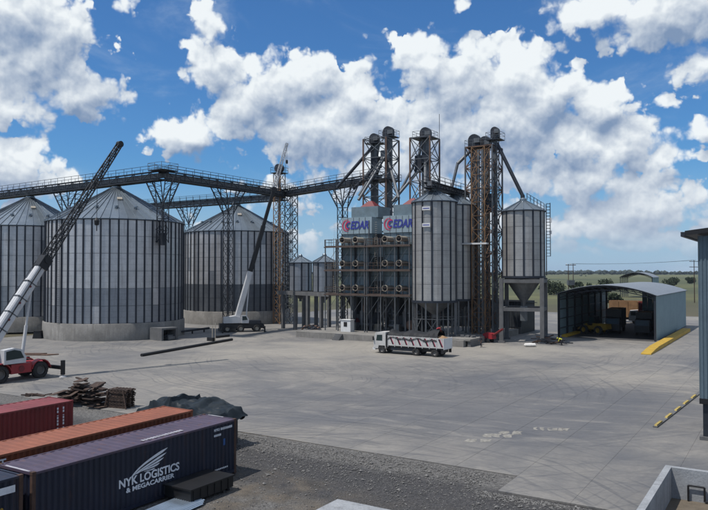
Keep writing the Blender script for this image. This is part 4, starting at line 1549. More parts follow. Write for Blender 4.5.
def tarp_heap():
    """dark tarpaulin thrown over a stack behind the containers"""
    from mathutils import noise as mn
    c = Vector((-10.76, 45.8, 0))
    t = thing('tarp_covered_stack', 'long stack under a crumpled dark tarpaulin behind the orange container', 'tarp stack', c, ROT)
    nx, ny = 96, 48
    L, D, H0 = 3.35, 1.3, 2.35            # the load under it
    ov = .62
    vs, fs = [], []
    for j in range(ny + 1):
        for i in range(nx + 1):
            x, y = -(L + ov) + 2 * (L + ov) * i / nx, -(D + ov) + 2 * (D + ov) * j / ny
            ex, ey = max(0, abs(x) - L), max(0, abs(y) - D)
            over = math.hypot(ex, ey)
            top = H0 + .22 * math.sin(x * 1.3 + .8) + .30 * mn.noise(Vector((x * .7, y * .5, 2))) + (.25 if -2.3 < x < -.2 else 0) - (.45 if x < -2.5 else 0)
            q = Vector((x, y, 0))
            fold = abs(mn.noise(q * 1.2)) * .34 + abs(mn.noise(q * 2.4 + Vector((5, 1, 0)))) * .09
            hem = .9 + .5 * mn.noise(Vector((x * .9, y * .9, 7)))
            z = top + fold * (1 if over == 0 else .6) - over * 1.35 * hem
            k = 1 - .55 * over / ov if over else 1
            sx, sy = (math.copysign(L + ex * .55, x) if ex else x), (math.copysign(D + ey * .45, y) if ey else y)
            rip = .05 * mn.noise(Vector((x * 2.2, y * 2.2, z)))
            vs.append((sx + rip, sy + .10 * mn.noise(Vector((x * 2.1, y * 2.1, 9))), z))
    for j in range(ny):
        for i in range(nx):
            k = j * (nx + 1) + i
            fs.append((k, k + 1, k + nx + 2, k + nx + 1))
    MB().add(vs, fs).build('tarpaulin', M['tarp'], t, True)
    for k in range(4):
        x0 = -L + .15 + k * (2 * L - .3) / 4
        MB().b2(x0 + .04, x0 + (2 * L - .3) / 4 - .04, -D + .12, D - .12, -.05, H0 - .5).build('stacked_crate', M['steel_dark'], t)


tarp_heap()


def scrap_stacks():
    rnd = random.Random(3)
    for px, py, n, w, h, lab in ((84, 404, 84, 2.5, 2.1, 'loose pile of broken brown pallets and boards, left of the neat stack'),
                                 (121, 407, 12, 1.9, 1.35, 'neater square stack of brown pallets beside the loose pile')):
        c = G(px, py)
        t = thing('pallet_pile', lab, 'pallet pile', c, ROT + .2)
        if n > 20:
            for k in range(n):
                x, y = rnd.gauss(0, w * .48), rnd.gauss(0, .6)
                z = rnd.uniform(.05, max(.1, h * (1 - (abs(x) / (w * 1.1)) ** 1.3)))
                rm = Euler((rnd.uniform(-.2, .2), rnd.uniform(-.25, .25), rnd.choice((0, 1.57)) + rnd.uniform(-.3, .3))).to_matrix()
                MB().box((x, y, z), (rnd.uniform(.9, 1.7), rnd.uniform(.12, .9), rnd.uniform(.05, .12)), rm).build('board', M['wood'], t)
        else:
            for k in range(10):
                zz = .15 * k
                ox, oy = rnd.uniform(-.06, .06), rnd.uniform(-.06, .06)
                p = thing_part('pallet', t)
                for i in range(6):
                    MB().b2(-w / 2 + ox + i * w / 6, -w / 2 + ox + i * w / 6 + .15, -.6 + oy, .6 + oy, zz + .10, zz + .125).build('deck_board', M['wood'], p)
                for i in range(3):
                    MB().b2(-w / 2 + ox, w / 2 + ox, -.58 + i * .52 + oy, -.48 + i * .52 + oy, zz - .01, zz + .099).build('stringer', M['wood'], p)
            for s in (-1, 1):
                MB().bar((s * w / 2 + s * .1, -.7, 0), (s * w / 2 * .75, -.66, h + .1), .08).build('leaning_board', M['wood'], t)
    # heap of torn sacks and earth to the left
    c = G(45, 396)
    mb = MB()
    for k in range(16):
        x, y = rnd.uniform(-1.8, 1.8), rnd.uniform(-.5, .5)
        mb.box((x, y, .08), (rnd.uniform(.4, 1.2), rnd.uniform(.1, .3), rnd.uniform(.05, .16)), Euler((0, rnd.uniform(-.2, .2), rnd.uniform(-.5, .5))).to_matrix())
    o = mb.build('rubble_strip', M['wood'])
    o.location = c
    tag(o, 'thin strip of rubble on the ground behind the dark red container', 'rubble', kind='stuff')


scrap_stacks()


# ------------------------------------------------------------------ cranes
def wheel(parent, x, y, r, w, side, rim_mat='rim'):
    """axle along y; side -1 shows its rim towards -y"""
    ax = Matrix.Rotation(R(90), 3, 'X')
    o = MB().lathe([(r * .58, -w / 2), (r * .9, -w / 2), (r, -w * .36), (r, w * .36), (r * .9, w / 2), (r * .58, w / 2)], 24, (x, y, r - .015), ax).build('wheel', M['rubber'], parent, True)
    MB().lathe([(r * .58, -w * .3), (r * .58, w * .3), (r * .52, w * .3), (r * .40, w * .12), (.01, w * .12)], 18, (x, y, r - .015), ax).lathe([(r * .58, w * .3), (r * .58, -w * .3), (r * .52, -w * .3), (r * .40, -w * .12), (.01, -w * .12)], 18, (x, y, r - .015), ax).build('rim', M[rim_mat], o, True)
    tr = MB()
    for k in range(22):
        g = 2 * math.pi * k / 22
        rm = Matrix.Rotation(-g, 3, 'Y')
        tr.box(Vector((x + math.cos(g) * r, y, r - .015 + math.sin(g) * r)), (.05, w * .8, .09), rm)
    tr.build('tread', M['rubber'], o)
    return o


def boom_section(mb, a, b, w, h, w2=None, h2=None):
    a, b = Vector(a), Vector(b)
    d = (b - a).normalized()
    s = Vector((0, 1, 0))
    t = s.cross(d).normalized()
    pts = []
    for p, ww, hh in ((a, w, h), (b, w2 or w, h2 or h)):
        for i, j in ((-.5, -.38), (-.38, -.5), (.38, -.5), (.5, -.38), (.5, .38), (.38, .5), (-.38, .5), (-.5, .38)):
            pts.append(p + s * (i * ww) + t * (j * hh))
    fs = [(k, (k + 1) % 8, 8 + (k + 1) % 8, 8 + k) for k in range(8)] + [tuple(range(7, -1, -1)), tuple(range(8, 16))]
    mb.add(pts, fs)


def lattice_boom(root, a, b, w, w2, mat, name='jib'):
    a, b = Vector(a), Vector(b)
    d = (b - a).normalized()
    s = Vector((0, 1, 0))
    t = s.cross(d).normalized()
    L = (b - a).length
    j = MB()
    n = int(L / (w * 1.05))
    prev = None
    for k in range(n + 1):
        q = k / n
        ww = w + (w2 - w) * q
        c = a.lerp(b, q)
        ring = [c + s * (sx * ww / 2) + t * (sz * ww / 2) for sx, sz in ((-1, -1), (1, -1), (1, 1), (-1, 1))]
        for i in range(4):
            j.bar(ring[i], ring[(i + 1) % 4], .06)
            if prev:
                j.bar(prev[i], ring[i], .12)
                j.bar(prev[i] if k % 2 else prev[(i + 1) % 4], ring[(i + 1) % 4] if k % 2 else ring[i], .06)
        prev = ring
    return j.build(name, M[mat], root)


def red_crane():
    P1, P2 = G(38, 377.5), G(1, 383.5)
    mid = (P1 + P2) / 2
    root = mid - U * 1.25
    t = thing('mobile_crane', 'red rough-terrain crane with white boom and dark lattice jib at the left edge', 'crane', (root.x, root.y, 0), R(58))
    wb = (P1 - P2).length / 2
    for x in (-wb, wb):
        for y in (-1.25, 1.25):
            wheel(t, x, y, .84, .62, -1)
    # chassis
    ch = MB()
    ch.extr([(-wb - 1.7, .85), (-wb - 1.7, 1.55), (-wb + 1.0, 1.75), (wb - 1.1, 1.75), (wb + 1.3, 1.55), (wb + 1.3, .85), (wb + .95, .75), (wb - .95, .75), (-wb + .95, .7), (-wb - .95, .75)], -.85, .85)
    ch.build('chassis', M['red'], t)
    for x in (-wb, wb):
        for s in (-1, 1):
            f = MB()
            y0, y1 = s * .86, s * 1.62
            for k in range(8):
                g0, g1 = R(10 + 160 * k / 8), R(10 + 160 * (k + 1) / 8)
                ra, rb = 1.02, 1.10
                pa = [(x + math.cos(g0) * r, .84 + math.sin(g0) * r) for r in (ra, rb)]
                pb = [(x + math.cos(g1) * r, .84 + math.sin(g1) * r) for r in (ra, rb)]
                f.add([(pa[0][0], y0, pa[0][1]), (pa[1][0], y0, pa[1][1]), (pb[1][0], y0, pb[1][1]), (pb[0][0], y0, pb[0][1]),
                       (pa[0][0], y1, pa[0][1]), (pa[1][0], y1, pa[1][1]), (pb[1][0], y1, pb[1][1]), (pb[0][0], y1, pb[0][1])],
                      [(0, 1, 2, 3), (4, 5, 6, 7), (1, 2, 6, 5), (0, 3, 7, 4), (0, 1, 5, 4), (2, 3, 7, 6)])
            f.build('fender', M['red'], t)
    for s in (-1, 1):
        MB().b2(-wb + 1.05, wb - 1.05, s * .86, s * 1.5, .75, 1.70).build('side_deck', M['red'], t)
        ax = Matrix.Rotation(R(90), 3, 'X')
        MB().lathe([(.01, -.02), (.32, -.02), (.32, .02), (.01, .02)], 16, (0, s * 1.52, 1.2), ax).build('tank_cap', M['red_cone'], t)
        for x in (-wb - 1.9, wb + 1.45):
            b = MB().b2(x - .16, x + .16, s * .2, s * 2.9, .80, 1.15).build('outrigger_beam', M['black'], t)
            MB().b2(x - .17, x + .17, s * 2.9, s * 3.2, .25, 1.75).build('outrigger_jack', M['black'], b)
            MB().lathe([(.01, -.02), (.36, -.02), (.36, .06), (.10, .12), (.10, .3), (.01, .3)], 14, (x, s * 3.05, 0)).build('outrigger_pad', M['crane_white'], b)
    # upper works
    up = MB()
    up.extr([(-3.4, 1.9), (-3.4, 3.1), (-2.4, 3.4), (-1.2, 2.9), (.2, 2.2), (.2, 1.9)], -.95, .75)
    up.lathe([(1.0, 1.72), (1.0, 1.92), (.01, 1.92)], 20)
    up.build('upper_body', M['crane_white'], t)
    cab = MB()
    cab.extr([(-2.0, 1.8), (-2.0, 3.2), (-.9, 3.35), (-.1, 3.15), (.35, 2.35), (.3, 1.8)], -1.75, -.98)
    o = cab.build('cab', M['crane_white'], t)
    MB().extr([(-1.8, 2.2), (-1.8, 3.05), (-.95, 3.18), (-.28, 3.0), (.1, 2.3)], -1.775, -1.752).build('side_window', M['glass'], o)
    MB().add([(-.06, -1.68, 3.07), (-.06, -1.05, 3.07), (.38, -1.05, 2.35), (.38, -1.68, 2.35)], [(0, 1, 2, 3)]).build('windscreen', M['glass'], o)
    # boom: along the crane, raised
    A = Vector((-3.0, -.1, 2.9))
    dr = Vector((math.cos(R(55.2)), 0, math.sin(R(55.2))))
    bm = MB()
    boom_section(bm, A, A + dr * 8.6, .92, 1.2, .86, 1.05)
    o = bm.build('boom', M['crane_white'], t)
    b2_ = MB()
    boom_section(b2_, A + dr * 8.6, A + dr * 10.8, .78, .95, .74, .9)
    b2_.build('boom_extension', M['crane_white'], o)
    st = MB()
    for k in range(4):
        p = A + dr * (1.8 + k * 2.0)
        st.tube(p + Vector((0, -.54, .1)), p + Vector((0, .54, .1)), .12, n=8)
    st.build('boom_pins', M['red_cone'], o)
    for k in range(5):
        p = A + dr * (.9 + k * 1.85)
        MB().box(p, (.10, .98, 1.26), Matrix.Rotation(R(-55.2), 3, 'Y')).build('boom_band', M['steel_grey'], o)
    nrm = Vector((-math.sin(R(55.2)), 0, math.cos(R(55.2))))
    MB().path([A + dr * .5 + Vector((0, -.50, .3)), A + dr * 4 + Vector((0, -.51, .2)), A + dr * 8.4 + Vector((0, -.50, .25)), A + dr * 10.7 + Vector((0, -.45, .2))], .05, 6).build('hydraulic_hose', M['black'], o)
    MB().path([A + dr * .2 + nrm * .85, A + dr * 10.6 + nrm * .8], .03, 5).build('hoist_rope', M['black'], o)
    head = A + dr * 10.9
    MB().box(head, (1.3, 1.05, 1.1), Matrix.Rotation(R(-55), 3, 'Y')).tube(head + Vector((.2, -.6, .3)), head + Vector((.2, .6, .3)), .38, n=12).build('boom_head', M['black'], t)
    tip = A + dr * 28.1
    lattice_boom(t, head, tip, .8, .45, 'black')
    MB().tube(tip + Vector((0, -.25, 0)), tip + Vector((0, .25, 0)), .38, n=12).build('jib_sheave', M['black'], t)
    MB().tube((.9, -.1, 2.0), (1.35, -.1, 5.4), .17, n=10).tube((1.35, -.1, 5.4), A + dr * 7.6 + Vector((.5, 0, -.35)), .11, n=10).build('lift_cylinder', M['crane_white'], t, True)
    hp = A + dr * 22.6
    MB().tube(hp, hp - EZ * 4.4, .03, n=5).build('hoist_cable', M['black'], t)
    MB().lathe([(.01, 0), (.26, .1), (.30, .6), (.12, .9), (.01, .95)], 10, hp - EZ * 5.3).bar(hp - EZ * 5.3, hp - EZ * 5.9, .08).build('hook_block', M['black'], t)


red_crane()


def dark_crane():
    p = G(241, 331.5)
    ang = math.atan2(.30, 1)
    t = thing('mobile_crane', 'dark mobile crane with white cab body and long slanted boom before the farther silo', 'crane', (p.x, p.y, 0), ang)
    for x in (-.2, 2.7, -2.6):
        for y in (-1.1, 1.1):
            wheel(t, x, y, .62, .45, -1, 'cream')
    MB().extr([(-3.9, .6), (-3.9, 1.5), (3.9, 1.45), (4.1, 1.1), (4.0, .6)], -1.1, 1.1).build('chassis', M['black'], t)
    MB().b2(1.3, 3.5, -1.15, 1.15, 1.46, 2.0).build('engine_deck', M['steel_dark'], t)
    for s in (-1, 1):
        for x in (-3.6, 3.9):
            b = MB().b2(x - .14, x + .14, s * .3, s * 2.6, .6, .9).build('outrigger_beam', M['black'], t)
            MB().b2(x - .12, x + .12, s * 2.5, s * 2.75, .0, 1.1).build('outrigger_jack', M['black'], b)
    MB().extr([(-3.2, 1.6), (-3.2, 2.6), (-1.2, 2.9), (.2, 2.5), (1.0, 1.6)], -1.0, 1.0).build('upper_body', M['crane_white'], t)
    c = MB().extr([(-.1, 1.6), (-.1, 3.0), (.8, 3.0), (1.25, 2.3), (1.2, 1.6)], -1.5, -1.02).build('cab', M['crane_white'], t)
    MB().extr([(.05, 2.1), (.05, 2.85), (.7, 2.85), (1.0, 2.2)], -1.52, -1.502).build('side_window', M['glass'], c)
    A = Vector((-.7, 0, 2.5))
    tip = Vector((8.4, 0, 34.8))
    d = (tip - A)
    a = MB()
    boom_section(a, A, A + d * .26, .85, 1.05, .8, 1.0)
    a.build('boom', M['crane_white'], t)
    a = MB()
    boom_section(a, A + d * .23, A + d * .52, .66, .8)
    boom_section(a, A + d * .50, A + d * .73, .52, .62)
    a.build('boom_extension', M['black'], t)
    lattice_boom(t, A + d * .72, tip, .6, .42, 'crane_white')
    MB().tube(A + d * .73 + Vector((0, -.4, 0)), A + d * .73 + Vector((0, .4, 0)), .5, n=12).build('boom_head', M['black'], t)
    MB().tube(tip, tip - EZ * 3.0, .03, n=5).lathe([(.01, -3.9), (.2, -3.7), (.2, -3.2), (.01, -3.0)], 8, tip).build('hook_block', M['black'], t)
    MB().tube((.9, 0, 1.9), A + d * .2 + Vector((.3, 0, 0)), .14, n=10).build('lift_cylinder', M['crane_white'], t, True)


dark_crane()


# ------------------------------------------------------------------ truck
def tipper_truck():
    p = G(373.5, 352.8)
    t = thing('cargo_truck', 'white truck with slashed side boards and sagging dark tarpaulin in the yard', 'truck', (p.x, p.y, 0), ROT)
    W = 2.45
    for x in (1.25, 6.3, 9.0):
        for y in (.2, W - .2):
            wheel(t, x, y, .5, .32, -1)
    MB().b2(.5, 10.1, .55, W - .55, .55, .9).build('chassis', M['black'], t)
    cab = MB()
    cab.extr([(.0, .65), (.02, 1.75), (.28, 2.75), (1.85, 2.85), (1.85, .75), (1.8, .65), (1.75, 1.05), (.78, 1.05), (.7, .65)], 0.0, W)
    o = cab.build('cab', M['truck_white'], t)
    MB().extr([(.42, 1.70), (.55, 2.45), (1.35, 2.5), (1.35, 1.70)], -.02, -.004).build('side_window', M['glass'], o)
    MB().add([(-.0, .2, 1.78), (-.0, W - .2, 1.78), (.21, W - .2, 2.6), (.21, .2, 2.6)], [(0, 1, 2, 3)]).build('windscreen', M['glass'], o)
    MB().b2(-.12, .25, .02, W - .02, .45, .72).build('bumper', M['white'], o)
    for y in (.3, W - .3):
        MB().b2(-.04, .02, y - .18, y + .18, .85, 1.1).build('headlight', M['letter'], o)
    MB().b2(-.02, .1, -.22, -.06, 1.7, 2.2).build('mirror', M['black'], o)
    MB().b2(1.9, 2.2, .1, W - .1, .8, 2.6).build('bulkhead', M['black'], t)
    # load bed
    b = MB().b2(2.25, 10.35, .02, W - .02, .95, 1.12).build('bed_floor', M['black'], t)
    n = 8
    for k in range(n):
        x0 = 2.25 + 8.1 * k / n
        for y in (0, W):
            MB().b2(x0 + .03, x0 + 8.1 / n - .03, y - .04, y + .04, 1.125, 2.42).build('side_board', M['truck_white'], t)
    for k in range(n + 1):
        x = 2.25 + 8.1 * k / n
        for y in (0, W):
            MB().b2(x - .028, x + .028, y - .07, y + .07, .98, 2.46).build('stake', M['crane_white'], t)
    for k in range(n):
        x0 = 2.45 + 8.1 * k / n
        MB().add([(x0, -.046, 2.3), (x0 + .20, -.046, 2.3), (x0 + .66, -.046, 1.3), (x0 + .46, -.046, 1.3)], [(0, 1, 2, 3)]).build('slash_mark', M['black'], t)
        MB().add([(x0 + .20, -.047, 2.3), (x0 + .27, -.047, 2.3), (x0 + .73, -.047, 1.3), (x0 + .66, -.047, 1.3)], [(0, 1, 2, 3)]).build('slash_mark', M['sign_red'], t)
    MB().b2(10.36, 10.41, .02, W - .02, 1.0, 2.4).build('tailgate', M['white'], t)
    MB().b2(2.6, 6.2, .12, .35, .5, .92).build('under_guard', M['steel_dark'], t)
    for y in (.05, W - .05):
        MB().b2(9.95, 10.3, y - .04, y + .04, .45, .95).build('mud_flap', M['black'], t)
    # tarpaulin sagging over the load, grain showing at the tail
    from mathutils import noise as mn
    nx, ny = 48, 16
    for nm, x0, x1, mt, z0, amp in (('tarpaulin', 2.2, 9.4, 'truck_tarp', 2.50, .85), ('grain_load', 8.9, 10.3, 'grain', 2.3, .45)):
        vs, fs = [], []
        for j in range(ny + 1):
            for i in range(nx + 1):
                x, y = x0 + (x1 - x0) * i / nx, -.10 + (W + .20) * j / ny
                s = math.sin(math.pi * j / ny)
                z = z0 + amp * s ** .7 * (.75 + .35 * math.sin(x * 1.15 + .5) * math.sin(x * .55)) + .16 * mn.noise(Vector((x * 1.3, y * 1.3, 1))) + .10 * abs(mn.noise(Vector((x * 3.1, y * 2.2, 4))))
                if nm == 'tarpaulin':
                    if j in (0, ny):
                        z = 2.02 + .22 * math.sin(x * 2.6) * math.sin(x * .7)
                    elif j in (1, ny - 1):
                        z = 2.50
                else:
                    q = (x - x0) / (x1 - x0)
                    y = max(.06, min(W - .06, y))
                    z = 2.0 + (amp * s ** .7 + .25 * s) * math.sin(math.pi * min(1, q * .8 + .2)) ** .6 + .1 * mn.noise(Vector((x * 2, y * 2, 1)))
                vs.append((x, y, z))
        for j in range(ny):
            for i in range(nx):
                k = j * (nx + 1) + i
                fs.append((k, k + 1, k + nx + 2, k + nx + 1))
        MB().add(vs, fs).build(nm, M[mt], t, True)


tipper_truck()


# ------------------------------------------------------------------ sheds and the near building
def arch_shed(label, org, W, L, ze, rise, name='arched_shed', nsheet=None, frames=7, rz=ROT, left_clad=True, back=False):
    t = thing(name, label, 'shed', org, rz)
    ns = nsheet or int(L)
    n = 14

    def arc(q):
        x = -.35 + (W + .7) * q
        k = (x - W / 2) / (W / 2)
        return x, ze + rise * (1 - k * k)
    sl = L / ns
    vs, fs = [], []
    for y in (.01, sl * .5, sl - .01):
        for dz in (.0, -.07):
            for i in range(n + 1):
                x, z = arc(i / n)
                vs.append((x, y, z + dz + (.03 if y == sl * .5 else 0)))
    m_ = n + 1
    for r in (0, 2):
        for i in range(n):
            fs.append((r * m_ + i, r * m_ + i + 1, (r + 2) * m_ + i + 1, (r + 2) * m_ + i))
            fs.append(((r + 1) * m_ + i, (r + 1) * m_ + i + 1, (r + 3) * m_ + i + 1, (r + 3) * m_ + i))
    for i in range(n):
        fs += [(i, i + 1, m_ + i + 1, m_ + i), (4 * m_ + i, 4 * m_ + i + 1, 5 * m_ + i + 1, 5 * m_ + i)]
    rme = MB().add(vs, fs).mesh('roof_sheet', M['shed_roof'])
    for k in range(ns):
        link('roof_sheet', rme, t, (0, -.4 + k * (L + .4) / ns, 0))
    cl = MB()
    per = sl / 4
    cv = []
    for i in range(5):
        cv += [(i * per, 0), (i * per + per * .5, .035)]
    cv = cv[:-1]
    q = len(cv)
    cl.add([(d, y, .12) for y, d in cv] + [(d, y, ze - .05) for y, d in cv], [(i, i + 1, q + i + 1, q + i) for i in range(q - 1)])
    cme = cl.mesh('wall_sheet', M['shed_clad'])
    for k in range(ns):
        link('wall_sheet', cme, t, (W + .03, k * sl, 0))
        if left_clad:
            link('wall_sheet', cme, t, (-.06, k * sl, 0))
    for k in range(frames + 1):
        y = .15 + (L - .3) * k / frames
        fr = thing_part('portal_frame', t)
        for x in (.15, W - .15):
            MB().b2(x - .14, x + .14, y - .12, y + .12, -.02, ze - .08).build('column', M['steel_dark'], fr)
        tr = MB()
        pts = [arc(.03 + .94 * i / 12) for i in range(13)]
        for a, b in zip(pts[:-1], pts[1:]):
            tr.bar((a[0], y, a[1] - .22), (b[0], y, b[1] - .22), .16, .2)
            tr.bar((a[0], y, a[1] - .85), (b[0], y, b[1] - .85), .10, .12)
            tr.bar((a[0], y, a[1] - .22), (b[0], y, b[1] - .85), .07)
        tr.build('roof_truss', M['steel_dark'], fr)
    if back:  # half a back wall, added to darken the interior
        bme = MB().b2(.03, 1.0, -.03, .03, .1, ze - .1).mesh('wall_sheet', M['shed_clad'])
        for k in range(int(W * .5), int(W)):
            link('wall_sheet', bme, t, (k + .1, L - .02, 0))
    for z in (1.4, 3.0, 4.6, 6.2):
        if z < ze:
            for x in (.06, W - .06):
                MB().b2(x - .05, x + .05, .2, L - .2, z - .06, z + .06).build('girt', M['steel_dark'], t)
    return t


FL = G(558, 337)
so = MB().b2(.3, 14.9, .4, 35.6, .002, .012).build('shed_floor', pmat('shade_dark_floor', (.05, .05, .052), .8, 0, .3, .5, 0, None, .15))  # floor sheet coloured dark to deepen the shade inside the shed
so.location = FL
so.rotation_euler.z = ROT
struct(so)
shed = arch_shed('large open-ended arched shed with pale cladding and trucks inside, right of the plant', FL, 15.2, 36, 7.3, 1.45, back=True)
fo = at(620, 290, 300)
arch_shed('small distant arched shed standing in the green field', (fo.x, fo.y, -.3), 13.0, 16, 8.8, 1.9, 'field_shed', 16, 4, ROT, False)


M['yellow_old'] = pmat('worn_yellow_paint', (.36, .27, .08), .8, 0, .3, 2.5, .6, (.12, .09, .06))


def kerbs():
    a = G(643, 354.5)
    t = thing('yellow_kerb', 'thick yellow kerb along the right wall of the arched shed', 'kerb', a, R(58))
    n = 14
    for k in range(n):
        x = k * 3.0
        h = .25 + .3 * min(1, k / 2)
        MB().extr([(x, -.02), (x, h - .08 if k else .1), (x + .05, h if k else .18), (x + 2.93, h + (.1 if k < 2 else 0)), (x + 2.98, h - .08), (x + 2.98, -.02)], -1.0, .25).build('kerb_block', M['yellow'], t)
    t = thing('yellow_kerb', 'short yellow kerb inside the left edge of the arched shed', 'kerb', FL + U * .5 + V * .4, R(58))
    for k in range(4):
        MB().b2(k * 2.2, k * 2.2 + 2.15, -.9, 0, -.02, .38).build('kerb_block', M['yellow'], t)
    a, b = G(657, 428), G(703, 392)
    d = (b - a)
    L = d.length
    t = thing('wheel_stop_kerb', 'low kerb strip with four yellow blocks near the right building', 'kerb', a, math.atan2(d.y, d.x))
    MB().b2(0, L, -.02, .28, -.02, .10).build('kerb_strip', M['concrete_dark'], t)
    for k in range(5):
        x = .1 + k * 3.3
        MB().extr([(x, .102), (x + .08, .19), (x + 1.7, .19), (x + 1.8, .102)], .03, .20).build('yellow_block', M['yellow_old'], t)


kerbs()


def near_building():
    c = G(701, 440)
    t = thing('clad_building', 'tall blue-grey clad building on posts, cut by the right edge', 'building', c, ROT)
    W, L, z0, z1 = 12.0, 24.0, 2.7, 13.3
    sw = .9
    cv = []
    per = sw / 4
    for i in range(4):
        cv += [(i * per + .002, 0), (i * per + per * .3, 0), (i * per + per * .45, -.05), (i * per + per * .8, -.05)]
    cv.append((sw - .004, 0))
    q = len(cv)
    fme = MB().add([(x, d, z0) for x, d in cv] + [(x, d, z1) for x, d in cv], [(i, i + 1, q + i + 1, q + i) for i in range(q - 1)]).mesh('wall_sheet', M['bld_clad'])
    for k in range(int(W / sw)):
        link('wall_sheet', fme, t, (k * sw, -.02, 0))
    sme = MB().add([(d, x, z0) for x, d in cv] + [(d, x, z1) for x, d in cv], [(i, i + 1, q + i + 1, q + i) for i in range(q - 1)]).mesh('wall_sheet', M['bld_clad'])
    for k in range(int(L / sw)):
        link('wall_sheet', sme, t, (-.02, k * sw, 0))
    MB().b2(-.06, W, -.10, .1, z0 - .35, z0 - .002).build('base_beam', M['black'], t)
    for k in range(5):
        p = MB().b2(.12, .42, .15 + k * 5.6, .45 + k * 5.6, -.02, z0 - .36).build('post', M['steel_dark'], t)
        MB().b2(-.08, .62, -.05 + k * 5.6, .65 + k * 5.6, -.02, .22).build('footing', M['concrete_dark'], p)
    for k in range(1, 3):
        MB().b2(k * 5.5, k * 5.5 + .3, .15, .45, -.02, z0 - .36).build('post', M['steel_dark'], t)
    # roof with a deep dark fascia
    MB().add([(-.75, -.7, 13.32), (W, -.7, 14.9), (W, L, 14.9), (-.75, L, 13.32), (-.75, -.7, 13.62), (W, -.7, 15.2), (W, L, 15.2), (-.75, L, 13.62)],
             [(0, 1, 2, 3), (4, 5, 6, 7), (0, 1, 5, 4), (1, 2, 6, 5), (2, 3, 7, 6), (3, 0, 4, 7)]).build('roof', M['black'], t)
    MB().b2(-1.0, -.752, -.7, L, 13.25, 13.55).build('gutter', M['steel_dark'], t)


near_building()


def gap_darkening_shed():  # added building, darkens the gaps under the dryers and bins
    t = thing('gap_darkening_shed', 'long low dark shed added behind the dryers and hopper bins to darken the gaps', 'shed', pd(-4, 25), ROT)
    W, D, h = 34.0, 8.0, 5.6
    cv = []
    per = .5
    for i in range(4):
        cv += [(i * per, 0), (i * per + .2, 0), (i * per + .27, -.06), (i * per + .43, -.06)]
    cv.append((1.98, 0))
    q = len(cv)
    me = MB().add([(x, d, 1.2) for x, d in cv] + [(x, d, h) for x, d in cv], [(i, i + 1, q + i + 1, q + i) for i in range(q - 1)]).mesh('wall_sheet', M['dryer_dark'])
    for k in range(int(W / 2)):
        if k % 5 != 3:
            link('wall_sheet', me, t, (k * 2, 0, 0))
        else:
            MB().b2(k * 2 + .05, k * 2 + 1.9, .5, .6, -.02, h - .6).build('doorway', M['hole'], t)
            MB().b2(k * 2, k * 2 + 1.98, -.05, .05, h - .6, h).build('lintel', M['steel_dark'], t)
    MB().b2(0, W, .08, .3, -.02, 1.19).build('plinth', M['concrete_dark'], t)
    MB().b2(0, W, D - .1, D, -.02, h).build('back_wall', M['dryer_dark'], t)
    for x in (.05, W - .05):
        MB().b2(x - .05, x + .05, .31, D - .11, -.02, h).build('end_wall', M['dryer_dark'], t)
    MB().add([(-.4, -.5, h + .05), (W + .4, -.5, h + .05), (W + .4, D + .3, h - .5), (-.4, D + .3, h - .5), (-.4, -.5, h + .17), (W + .4, -.5, h + .17), (W + .4, D + .3, h - .38), (-.4, D + .3, h - .38)],
             [(0, 1, 2, 3), (4, 5, 6, 7), (0, 1, 5, 4), (1, 2, 6, 5), (2, 3, 7, 6), (3, 0, 4, 7)]).build('roof', M['steel_dark'], t)


gap_darkening_shed()


def tank():
    c = G(665.5, 465, 1.5)
    t = thing('concrete_tank', 'open concrete tank with sandy floor in the bottom right corner', 'tank', (c.x, c.y, 0), ROT)
    MB().b2(0, .30, -10, 0, -.05, 1.5).build('wall', M['tank'], t)
    MB().b2(.302, 8.0, -.30, 0, -.05, 1.497).build('wall', M['tank'], t)
    MB().b2(8.002, 8.3, -10, 0, -.05, 1.497).build('wall', M['tank'], t)
    MB().b2(.302, 8.0, -10, -9.7, -.05, 1.497).build('wall', M['tank'], t)
    MB().b2(.302, 7.998, -9.698, -.302, -.04, .03).build('sand_floor', M['sand'], t)
    p = MB()
    y = -.42
    p.path([(1.05, y, .05), (1.05, y, .78), (1.75, y, .78), (1.75, y, .12), (4.6, y, .12)], .045, 8)
    p.build('pipe', M['black'], t, True)
    MB().b2(3.0, 5.0, -1.4, -.5, .032, .22).build('plastic_box', pmat('blue_plastic', (.02, .07, .16), .5), t)


tank()


def low_block():
    c = G(338, 499.5, .5)
    t = thing('concrete_block', 'pale flat concrete block at the bottom edge, right of the earth', 'concrete block', (c.x, c.y, 0), ROT)
    MB().b2(0, 3.6, -3.2, 0, -.1, .40).build('body', M['concrete_dark'], t)
    MB().b2(-.05, 3.65, -3.25, .05, .402, .50).build('top_slab', M['tank'], t)


low_block()


